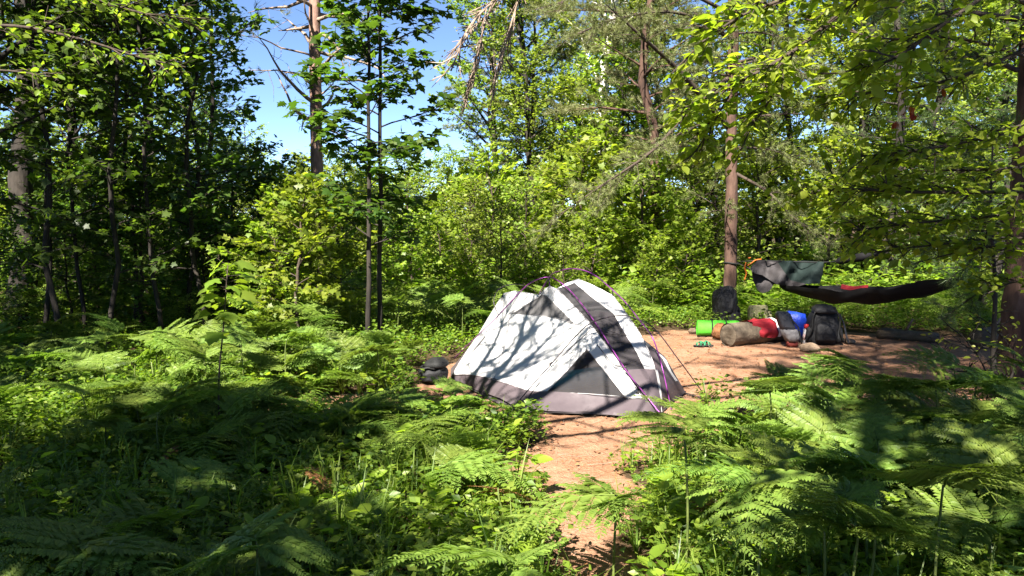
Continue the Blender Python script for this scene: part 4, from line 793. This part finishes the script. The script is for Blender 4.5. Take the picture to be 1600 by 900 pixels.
for zx, zy, d in [(790, 182, -.06), (895, 318, -.05), (1043, 542, -.05), (685, 522, -.06), (1130, 332, -.06), (1108, 662, -.02)]:
    c = tent_pt(zx, zy, float(TD([(zx, zy)])[0]) + d) - TC; mb = MB(); mb.add(*tube([c + Vector((-.012, .03, -.01)), c, c + Vector((.012, -.005, .012))], [.006, .011, .008], 6)); obj('pole_clip', mb.mesh('pole clip', 'cord_black'), tent)
px, py = TZ(505, 770); b = on_ground(px, py); mb = MB(); mb.add(*tube([b + Vector((0, 0, -.03)) - TC, b + Vector((.03, .03, .09)) - TC], .012, 6)); obj('peg', mb.mesh('peg', 'pole_black'), tent)

# superellipse loft: rows of (x, y, z, half width, half depth)
def loft(rows, sides=24, e=2.6, wr=0.0, wf=9.0, seed=0.0, ridge=False):
    rows = np.array(rows, float); n = len(rows); th = np.arange(sides) / sides * 2 * math.pi; c, s = np.cos(th), np.sin(th); cx = np.sign(c) * np.abs(c) ** (2 / e); sy = np.sign(s) * np.abs(s) ** (2 / e); V = []
    for r in rows:
        for k in range(sides):
            p = Vector((r[0] + cx[k] * r[3], r[1] + sy[k] * r[4], r[2]))
            if wr:
                q = p * wf + Vector((seed, seed, 0)); nz_ = noise.noise(q) + .5 * noise.noise(q * 2.3)
                if ridge: nz_ = 1 - 2 * abs(nz_)
                p += Vector((cx[k], sy[k], .4)) * nz_ * wr
            V.append(tuple(p))
    i, j = np.meshgrid(np.arange(n - 1), np.arange(sides), indexing='ij'); j2 = (j + 1) % sides; Q = np.stack([i * sides + j, i * sides + j2, (i + 1) * sides + j2, (i + 1) * sides + j], -1).reshape(-1, 4)
    V += [tuple(rows[0][:3]), tuple(rows[-1][:3] + np.array([0, 0, .004]))]; k = n * sides
    T = [(k, (q + 1) % sides, q) for q in range(sides)] + [(k + 1, (n - 1) * sides + q, (n - 1) * sides + (q + 1) % sides) for q in range(sides)]
    return np.array(V), np.array(T), Q
def lo_mesh(name, m, *a, **k): mb = MB(); mb.add(*loft(*a, **k)); return mb.mesh(name, m)
def prof_rows(n, h, w, d, fn, x=0, y=0, z0=0.0):
    return [(x, y, z0 + h * f, w * fn(f), d * fn(f)) for f in np.linspace(0, 1, n)]
dome_f = lambda f: max(.05, (min(1, (f * 6) ** .5 if f < .17 else 1)) * (1 - max(0, f - .55) ** 2 * 3.6))
# sleeping things inside the tent
b = tent_pt(740, 640, 7.25); b.z = .03; o = thing('sleeping_bag', 'teal sleeping bag seen through the tent mesh', 'sleeping bag', (.72, 7.6, .04), .5, None, .8)
obj('shell', lo_mesh('bag', 'pad_blue', [(0, 0, .0, .66, .17), (0, 0, .05, .72, .24), (0, 0, .12, .70, .22), (0, 0, .16, .5, .12)], 28, 2.4, .03, 7), o); obj('hood', lo_mesh('hood', 'pad_pink', [(-.72, 0, .01, .10, .12), (-.74, 0, .09, .12, .15), (-.74, 0, .15, .05, .08)], 16, 2.3, .02, 9), o)
# black bag in the ferns left of the tent
b = on_ground(677, 598); o = thing('black_bag', 'small black bag with a round dark lid among the ferns left of the tent', 'bag', b)
obj('body', lo_mesh('bag body', 'black_nylon', prof_rows(14, .19, .125, .10, dome_f), 40, 2.6, .022, 15, 2.0, True), o); obj('lid', lo_mesh('bag lid', 'strap', [(.03, 0, .15, .09, .09), (.03, -.01, .175, .115, .11), (.035, 0, .21, .10, .09), (.045, .01, .24, .06, .05), (.045, .01, .245, .02, .02)], 24, 2.3, .014, 14), o)
mb = MB(); mb.add(*tube(spline([(-.11, -.06, .03), (-.13, -.11, .10), (-.06, -.10, .16), (.03, -.10, .15)], 5), .010, 5)); obj('strap', mb.mesh('bag strap', 'strap'), o)

# ------------------------------------------------------------------ gear on the far side of the clearing
def ZZ(x, y): return 1060 + x / 3.2, 380 + y / 3.2
def gp(x, y): return on_ground(*ZZ(x, y))
# green foam roll
b = gp(195, 464); o = thing('sleeping_mat', 'bright green rolled foam mat with two dark straps beside the pine', 'mat', b, -.10)
n = 90; th = np.linspace(0, 2 * math.pi * 4.2, n); rr = .028 + .086 * th / th[-1]; L = .27; P = np.stack([np.cos(th - .8) * rr, np.sin(th - .8) * rr], 1); Pi = np.stack([np.cos(th - .8) * (rr - .012), np.sin(th - .8) * (rr - .012)], 1); V = []
for X in (-L, L): V += [(X, p[0], p[1] + .115) for p in P] + [(X, p[0], p[1] + .115) for p in Pi]
Q = []
for i in range(n - 1): Q += [(i, i + 1, 2 * n + i + 1, 2 * n + i), (n + i + 1, n + i, 3 * n + i, 3 * n + i + 1), (i, n + i, n + i + 1, i + 1), (2 * n + i, 2 * n + i + 1, 3 * n + i + 1, 3 * n + i)]
Q.append((n - 1, 2 * n - 1, 4 * n - 1, 3 * n - 1)); obj('foam_roll', to_mesh('foam roll', V, [np.array(Q)], 'foam', True), o)
for X in (-.085, .10):
    t2 = np.linspace(0, 2 * math.pi, 33); mb = MB(); Pp = np.stack([np.full(33, X), np.cos(t2) * .117, np.sin(t2) * .117 + .115], 1); V, T, Q = tube(Pp, .010, 6, False); mb.add(V, T, Q); mb.add(*tube([(X, -.118, .15), (X + .012, -.135, .10), (X + .006, -.13, .02)], .006, 5)); obj('strap', mb.mesh('mat strap', 'strap'), o)
# crumpled black rucksack against the trunk
b = gp(235, 418); b = Vector((b.x, min(b.y, PINE_Y - .42), 0)); o = thing('rucksack', 'crumpled black rucksack leaning on the camp pine above the green mat', 'backpack', b)
obj('body', lo_mesh('ruck body', 'black_nylon', prof_rows(16, .36, .18, .16, dome_f, .02), 36, 2.3, .03, 10, 2.0, True), o); bm = bmesh.new(); bmesh.ops.create_icosphere(bm, subdivisions=5, radius=1)
for v in bm.verts:
    c = v.co.copy(); k = 1 + .16 * noise.noise(c * 1.6 + Vector((3, 1, 0))) + .22 * (0.5 - abs(noise.noise(c * 2.6 + Vector((1, 5, 2))))) + .13 * (.5 - abs(noise.noise(c * 5.5)))
    v.co = Vector((math.copysign(abs(c.x) ** .8, c.x) * .165 * k - .02, c.y * .15 * k - .02, math.copysign(abs(c.z) ** .85, c.z) * .26 * k + .30))
cm = bpy.data.meshes.new('ruck cover'); bm.to_mesh(cm); bm.free(); cm.materials.append(M['black_nylon']); [setattr(f, 'use_smooth', True) for f in cm.polygons]; obj('cover', cm, o)
obj('base', lo_mesh('ruck base', 'strap', [(.10, .02, 0, .13, .14), (.10, .02, .12, .16, .16), (.11, .02, .22, .12, .14)], 24, 2.6, .015, 10), o)
b2 = gp(180, 400); o = tag(obj('cloth_bundle', lo_mesh('blue bundle', 'blue', prof_rows(7, .13, .10, .08, dome_f), 18, 2.2, .02, 12), None, (b2.x - .02, b.y - .30, 0)), 'small blue and white cloth bundle between the green mat and the black rucksack', 'cloth')
# camouflage sack
b = gp(385, 418); o = thing('camouflage_bag', 'pale camouflage sack standing behind the log', 'bag', (b.x, b.y - .1, 0)); obj('body', lo_mesh('camo body', 'khaki', [(0, 0, 0, .13, .10), (0, 0, .06, .14, .11), (0, 0, .24, .135, .10), (.005, 0, .31, .13, .08), (.01, 0, .325, .115, .03)], 30, 4.0, .016, 11), o); obj('side_pocket', lo_mesh('camo pocket', 'khaki', [(.15, -.01, 0, .035, .07), (.155, -.01, .1, .045, .08), (.15, -.01, .24, .03, .05)], 16, 3, .006, 12), o)
mb = MB(); mb.add(*tube([(-.13, -.08, .02), (-.135, -.105, .18), (-.10, -.085, .31)], .009, 5)); obj('strap', mb.mesh('camo strap', 'khaki'), o)
# log seat
la = np.array(gp(262, 520)); le = np.array(gp(520, 492)); lr = .142; dirl = unit(le - la); la = la + np.array([0, .14, 0]); le = la + dirl * 1.25; o = thing('log_seat', 'thick weathered log lying on the ground as a seat', 'log', la)
rng = np.random.default_rng(601); n = 22; P = [np.array([0, 0, lr - .012]) + dirl * 1.25 * f for f in np.linspace(0, 1, n)]; V, T, Q = tube(P, lr * (1 + .03 * np.sin(np.linspace(0, 9, n))), 26, False); V = V + np.array([np.array(noise.noise_vector(Vector(v * 7))) for v in V]) * .012; mb = MB(); mb.add(V, T, Q); obj('bark', mb.mesh('log bark', 'log_bark'), o)
for sgn, c in ((0, P[0]), (1, P[-1])):
    mb = MB(); u = np.array([-dirl[1], dirl[0], 0]); w3 = np.array([0, 0, 1.0]); vv = [c + dirl * (.02 if sgn else -.02)]; ring = []
    for r_, dz in ((.05, .01), (.10, .0), (.136, .03)):
        for k in range(26): a = k / 26 * 6.283; vv.append(c + u * math.cos(a) * r_ + w3 * math.sin(a) * r_ + dirl * (1 if sgn else -1) * (.012 * math.sin(5 * a + r_ * 40) * .5 + (.02 - dz)))
    T = [(0, 1 + k, 1 + (k + 1) % 26) for k in range(26)]; Q = [(1 + r_ * 26 + k, 1 + (r_ + 1) * 26 + k, 1 + (r_ + 1) * 26 + (k + 1) % 26, 1 + r_ * 26 + (k + 1) % 26) for r_ in range(2) for k in range(26)]; mb.add(vv, T, Q); obj('cut_end', mb.mesh('log end', 'log_bark'), o)
# broken orange piece of wood behind the log's left end
b = gp(225, 488); o = tag(obj('wood_chunk', lo_mesh('wood chunk', 'log_wood', [(0, 0, 0, .04, .07), (0, 0, .05, .055, .08), (.01, 0, .10, .05, .07), (.02, 0, .16, .045, .06), (.03, 0, .19, .02, .03)], 30, 2.2, .03, 22, 1.0, True), None, (b.x - .02, b.y + .22, 0)), 'broken orange-brown chunk of wood at the left end of the log', 'wood')
# red cloth over the log
def drape(t0, t1, a0, a1, nt, na, r, wr, seed, slope=0.0):
    V = []
    for i in range(nt):
        for j in range(na):
            f = i / (nt - 1); a = a0 + (a1 - a0) * j / (na - 1) + slope * (f - .5); p = np.array([0, 0, lr - .012]) + dirl * (t0 + (t1 - t0) * f); rad = r + .012 + wr * noise.noise(Vector((f * 3 + seed, a * 2.2, 1)))
            out = np.array([dirl[1], -dirl[0], 0]) * math.sin(a) + np.array([0, 0, 1.0]) * math.cos(a); V.append(p + out * rad)
    Q = [(i * na + j, (i + 1) * na + j, (i + 1) * na + j + 1, i * na + j + 1) for i in range(nt - 1) for j in range(na - 1)]; return np.array(V), None, np.array(Q)
o = thing('red_jersey', 'dark red cloth with a white edge draped over the log', 'cloth', la); mb = MB(); V, _, Q = drape(.32, .70, -.75, 1.9, 24, 24, lr + .012, .035, 1.0)
for q in range(24):
    cut = max(0, 1 - q / 9.0)
    for j in range(24): V[q * 24 + j] = V[q * 24 + j] * (1 - cut * .55 * max(0, j / 23 - .25)) + V[q * 24 + 4] * cut * .55 * max(0, j / 23 - .25)
mb.add(V, None, Q); obj('body', mb.mesh('jersey', 'red_cloth'), o); mb = MB(); mb.add(*drape(.702, .76, -.75, 1.9, 5, 24, lr + .014, .02, 2.0)); obj('edge_band', mb.mesh('jersey edge', 'white_cloth'), o)
# charcoal pack leaning behind the log end
b = gp(572, 520); o = thing('grey_pack', 'charcoal and silver rolled pack with a maroon foot leaning beside the log', 'backpack', (b.x, b.y + .08, 0), 0, None, .84); obj('foot', lo_mesh('pack foot', 'maroon', [(.02, 0, 0, .075, .07), (.02, 0, .05, .085, .08), (.015, 0, .075, .08, .075)], 20, 2.6, .008, 12), o)
obj('lower_body', lo_mesh('pack lower', 'grey_light', [(.015, 0, .072, .08, .085), (0, 0, .13, .10, .10), (-.02, .01, .20, .11, .11), (-.035, .02, .25, .105, .10)], 28, 2.6, .022, 12, 3.0, True), o)
obj('upper_body', lo_mesh('pack upper', 'grey_nylon', [(-.035, .02, .24, .10, .10), (-.06, .03, .30, .115, .11), (-.09, .05, .40, .11, .10), (-.11, .06, .47, .105, .09), (-.115, .07, .50, .07, .05)], 28, 2.8, .012, 9, 1.0), o)
mb = MB(); mb.add(*tube(spline([(-.02, -.08, .40), (.06, -.10, .30), (.10, -.10, .18), (.13, -.08, .05)], 5), .011, 5)); obj('strap', mb.mesh('pack strap', 'strap'), o)
# blue sack, bottle, rock, big backpack
b = gp(645, 505); o = thing('blue_sack', 'shiny blue stuff sack between the charcoal pack and the black backpack', 'bag', (b.x - .06, b.y + .30, 0)); obj('body', lo_mesh('blue sack', 'blue', [(0, 0, .0, .10, .10), (0, 0, .12, .12, .12), (0, 0, .26, .135, .12), (-.01, 0, .34, .11, .10), (-.04, 0, .375, .05, .04)], 28, 2.3, .03, 9, 4.0, True), o); mb = MB(); mb.add(*tube(spline([(-.04, 0, .37), (-.09, -.02, .40), (-.12, -.05, .36)], 5), .006, 5)); obj('drawcord', mb.mesh('drawcord', 'strap'), o)
b = gp(638, 502); o = thing('water_bottle', 'pale plastic water bottle with a red cap before the black backpack', 'bottle', (b.x, b.y, 0))
obj('body', lo_mesh('bottle body', 'bottle', [(0, 0, 0, .036, .036), (0, 0, .008, .040, .040), (0, 0, .15, .040, .040), (0, 0, .175, .036, .036), (0, 0, .19, .026, .026)], 24, 2), o); obj('print', lo_mesh('bottle print', 'bottle_label', [(0, 0, .05, .0408, .0408), (0, 0, .12, .0408, .0408)], 24, 2), o); obj('cap', lo_mesh('bottle cap', 'red_plastic', [(0, 0, .19, .030, .030), (0, 0, .235, .029, .029), (0, 0, .245, .024, .024)], 20, 2), o)
def rock(name, label, b, sx, sy, sz, m='rock', seed=1.0, cat='rock'):
    bm = bmesh.new(); bmesh.ops.create_icosphere(bm, subdivisions=3, radius=1)
    for v in bm.verts:
        k = 1 + .22 * noise.noise(v.co * 1.3 + Vector((seed, 0, 0))) + .06 * noise.noise(v.co * 5 + Vector((0, seed, 0))); v.co = Vector((v.co.x * sx * k, v.co.y * sy * k, max(v.co.z * k, -.55) * sz + .5 * sz))
    me = bpy.data.meshes.new(name); bm.to_mesh(me); bm.free(); me.materials.append(M[m]); [setattr(f, 'use_smooth', True) for f in me.polygons]
    return tag(obj(name, me, None, b), label, cat)
rock('tan_rock', 'smooth tan rock on the soil before the water bottle', gp(662, 540) + Vector((0, .05, 0)), .125, .09, .062, seed=3); rock('pale_stone', 'small pale stone left of the green mat', gp(70, 446), .06, .05, .04, seed=5); rock('grey_stone', 'small grey stone at the right foot of the black backpack', gp(858, 498), .06, .05, .035, seed=8)
b = gp(745, 512); o = thing('backpack', 'large black hiking backpack standing on the soil at the right of the gear', 'backpack', (b.x, b.y + .16, 0), -.12, None, .84)
bf = lambda f: .86 + .14 * math.sin(min(1, f * 2.2) * 1.57) if f < .6 else max(.12, math.sqrt(max(0, 1 - ((f - .6) / .42) ** 2)))
obj('body', lo_mesh('backpack body', 'black_nylon', prof_rows(18, .54, .225, .15, bf), 36, 3.0, .018, 9, 1.5), o); obj('lid', lo_mesh('backpack lid', 'black_nylon', [(0, -.03, .47, .17, .15), (0, -.03, .50, .18, .165), (0, -.02, .55, .16, .14), (0, 0, .585, .10, .09), (0, 0, .595, .04, .04)], 28, 3, .015, 10), o); obj('front_pocket', lo_mesh('front pocket', 'black_nylon', [(0, -.15, .05, .13, .05), (0, -.16, .10, .145, .06), (0, -.155, .28, .135, .055), (0, -.14, .34, .09, .03)], 24, 3, .010, 12), o)
for sx in (-1, 1):
    obj('side_pocket', lo_mesh('side pocket', 'black_nylon', [(sx * .20, -.02, .02, .06, .08), (sx * .215, -.02, .08, .07, .09), (sx * .205, -.02, .24, .06, .08), (sx * .19, -.02, .27, .04, .05)], 18, 2.6, .008, 12), o)
    mb = MB(); mb.add(*tube(spline([(sx * .13, -.13, .55), (sx * .19, -.17, .40), (sx * .20, -.16, .22), (sx * .27, -.10, .04)], 6), .013, 6)); obj('strap', mb.mesh('backpack strap', 'strap'), o)
mb = MB(); mb.add(*tube(spline([(.22, -.05, .45), (.28, -.06, .30), (.32, -.08, .12), (.36, -.06, .015)], 6), .014, 6)); obj('hip_belt', mb.mesh('hip belt', 'grey_nylon'), o)
# green webbing sandals on the soil
for k, (zx, zy, rz, lb) in enumerate([(112, 516, .3, 'dark green strappy sandal on the soil, left of the pair'), (140, 514, -.2, 'dark green strappy sandal on the soil, right of the pair')]):
    b = gp(zx, zy); o = thing('sandal', lb, 'sandal', b, rz + 1.2, 'pair of green sandals', .72); obj('sole', lo_mesh('sandal sole', 'strap', [(0, 0, 0, .045, .125), (0, 0, .02, .048, .128), (0, 0, .025, .044, .122)], 22, 2.4), o)
    mb = MB()
    for yy, hh in ((-.06, .06), (.0, .075), (.06, .05)): mb.add(*tube(spline([(-.045, yy, .02), (-.03, yy + .01, hh), (.02, yy + .015, hh + .005), (.045, yy, .02)], 5), .011, 6))
    mb.add(*tube(spline([(-.03, -.06, .06), (0, 0, .085), (.03, .06, .05)], 5), .010, 6)); obj('strap', mb.mesh('sandal straps', 'green_rope'), o)
# hammock
hl = at(*ZZ(505, 200), 11.9); hr = at(*ZZ(1465, 160), 9.6); o = thing('hammock', 'black hammock with a red lining slung low above the gear', 'hammock', hl); n = 36; m_ = 13; V = []; L_ = np.array(hr - hl); cr = unit(np.cross(L_, [0, 0, 1.0]))
for i in range(n):
    f = i / (n - 1); g_ = math.sin(math.pi * f) ** .7; top = np.array([0, 0, 0]) + L_ * f + np.array([0, 0, -.10 * math.sin(math.pi * f)])
    for j in range(m_):
        a = -1.45 + 2.9 * j / (m_ - 1); V.append(top + cr * math.sin(a) * .26 * g_ + np.array([0, 0, -(.06 + .19 * g_) * (math.cos(a) - .1) + (.06 * noise.noise(Vector((f * 8, a, 2))) * g_)]))
def hq(j0, j1): return np.array([(i * m_ + j, (i + 1) * m_ + j, (i + 1) * m_ + j + 1, i * m_ + j + 1) for i in range(n - 1) for j in range(j0, j1)])
obj('sling', to_mesh('hammock sling', V, [hq(0, m_ - 1)], 'hammock', True), o)
Vr = np.array(V) * 1.0; Vr = Vr + np.array([0, 0, .022]); obj('lining', to_mesh('hammock lining', Vr, [np.array([(i * m_ + j, (i + 1) * m_ + j, (i + 1) * m_ + j + 1, i * m_ + j + 1) for i in range(11, 16) for j in range(0, 1)])], 'red_cloth', True), o)
for p0, p1 in ((np.zeros(3), np.array([pb[0] + .09, pb[1], at(1144, 411, PINE_Y).z]) - np.array(hl)), (L_, np.array(at(1596, 400, 7.9)) - np.array(hl))): mb = MB(); mb.add(*tube([p0, p1], .007, 5)); obj('suspension_cord', mb.mesh('hammock cord', 'cord_black'), o)
b = at(*ZZ(1150, 272), 10.4); tag(obj('red_bag', lo_mesh('red bag', 'red_cloth', prof_rows(6, .10, .10, .06, dome_f), 16, 2.2, .015, 10), None, (b.x, b.y, b.z)), 'small dim red pouch hanging under the hammock', 'bag')
# tarp over the ridge line
tl = at(*ZZ(360, 120), 12.0); o = thing('tarp', 'crumpled tarp, silver inside and dark green outside, bundled over the ridge line beside the pine', 'tarp', tl)
def TPY(q): q = np.asarray(q, float); return 12.0 - (q[:, 0] - 360) / 365 * .45 + .10 * np.sin(q[:, 0] / 26 + q[:, 1] / 40) + (q[:, 1] - 90) / 160 * (-.25)
panel('lining', [(360, 120), (380, 98), (402, 84), (450, 86), (492, 86), (520, 130), (560, 185), (640, 204), (600, 216), (540, 213), (490, 206), (465, 190), (420, 160), (380, 150)], 'tarp_grey', TPY, ZZ, o, 12, .09, 0, tl)
panel('outer_fold', [(492, 86), (560, 88), (640, 88), (727, 93), (722, 150), (708, 202), (640, 204), (560, 185), (520, 130)], 'tarp_green', lambda q: TPY(q) + .02, ZZ, o, 12, .08, 0, tl)
panel('hanging_corner', [(362, 122), (420, 160), (465, 190), (478, 205), (455, 240), (420, 250), (395, 236), (375, 190)], 'tarp_grey', lambda q: TPY(q) + .12, ZZ, o, 12, .06, 0, tl)
panel('back_layer', [(375, 105), (500, 96), (725, 98), (705, 190), (560, 195), (480, 205), (410, 175)], 'tarp_green', lambda q: TPY(q) + .26, ZZ, o, 16, .05, 0, tl)
mb = MB(); S = spline([at(*ZZ(400, 86), 11.95), at(*ZZ(725, 95), 11.5), at(*ZZ(860, 78), 11.2), at(*ZZ(1010, 54), 10.8)], 6) - np.array(tl); mb.add(*tube(S, np.interp(np.linspace(0, 1, len(S)), [0, .45, .5, .85, 1], [.008, .01, .05, .06, .02]), 8)); obj('rolled_end', mb.mesh('tarp roll', 'hammock'), o)
for pq in ((S[0], np.array([pb[0] + .1, pb[1], at(1144, 409, PINE_Y).z]) - np.array(tl)), (S[-1], np.array(at(1596, 330, 7.9)) - np.array(tl))): mb = MB(); mb.add(*tube(list(pq), .006, 5)); obj('ridge_line', mb.mesh('ridge line', 'cord_black'), o)
o = thing('orange_strap', 'orange strap tied at the tarp corner with a loose hanging end', 'strap', tl); mb = MB()
for pts in ([(345, 112), (365, 100), (385, 85), (415, 80)], [(338, 95), (332, 125), (340, 150), (330, 185)], [(350, 75), (362, 72)]):
    P = spline([at(*ZZ(*p), 11.9) for p in pts], 5) - np.array(tl); V, T, Q = tube(P, .010, 6); mb.add(V, T, Q)
obj('webbing', mb.mesh('orange strap', 'orange'), o)
# fallen logs at the far rim of the clearing
for p0, p1, r_, lb in [((1000, 470), (1300, 500), .07, 'dark fallen log at the far rim of the clearing under the hammock'), ((1500, 520), (1640, 500), .13, 'sunlit fallen log by the right pine')]:
    a_ = np.array(gp(*p0)); e_ = np.array(gp(*p1)); o = thing('fallen_log', lb, 'log', a_); P = [np.array([0, 0, r_ * .85]) + (e_ - a_) * f for f in np.linspace(0, 1, 10)]; V, T, Q = tube(P, r_, 14); V = V + np.array([np.array(noise.noise_vector(Vector(v * 6))) for v in V]) * .02; mb = MB(); mb.add(V, T, Q); obj('bark', mb.mesh('fallen log', 'log_bark'), o)
    d_ = unit(e_ - a_); u_ = np.array([-d_[1], d_[0], 0.0]); bs = P[4]; e2 = bs + d_ * .12 + np.array([0, 0, r_ + .16]) - u_ * .08; mb = MB(); mb.add(*tube([bs + np.array([0, 0, r_ * .6]), e2], [.022, .012], 6)); obj('branch_stub', mb.mesh('stub', 'deadwood'), o)
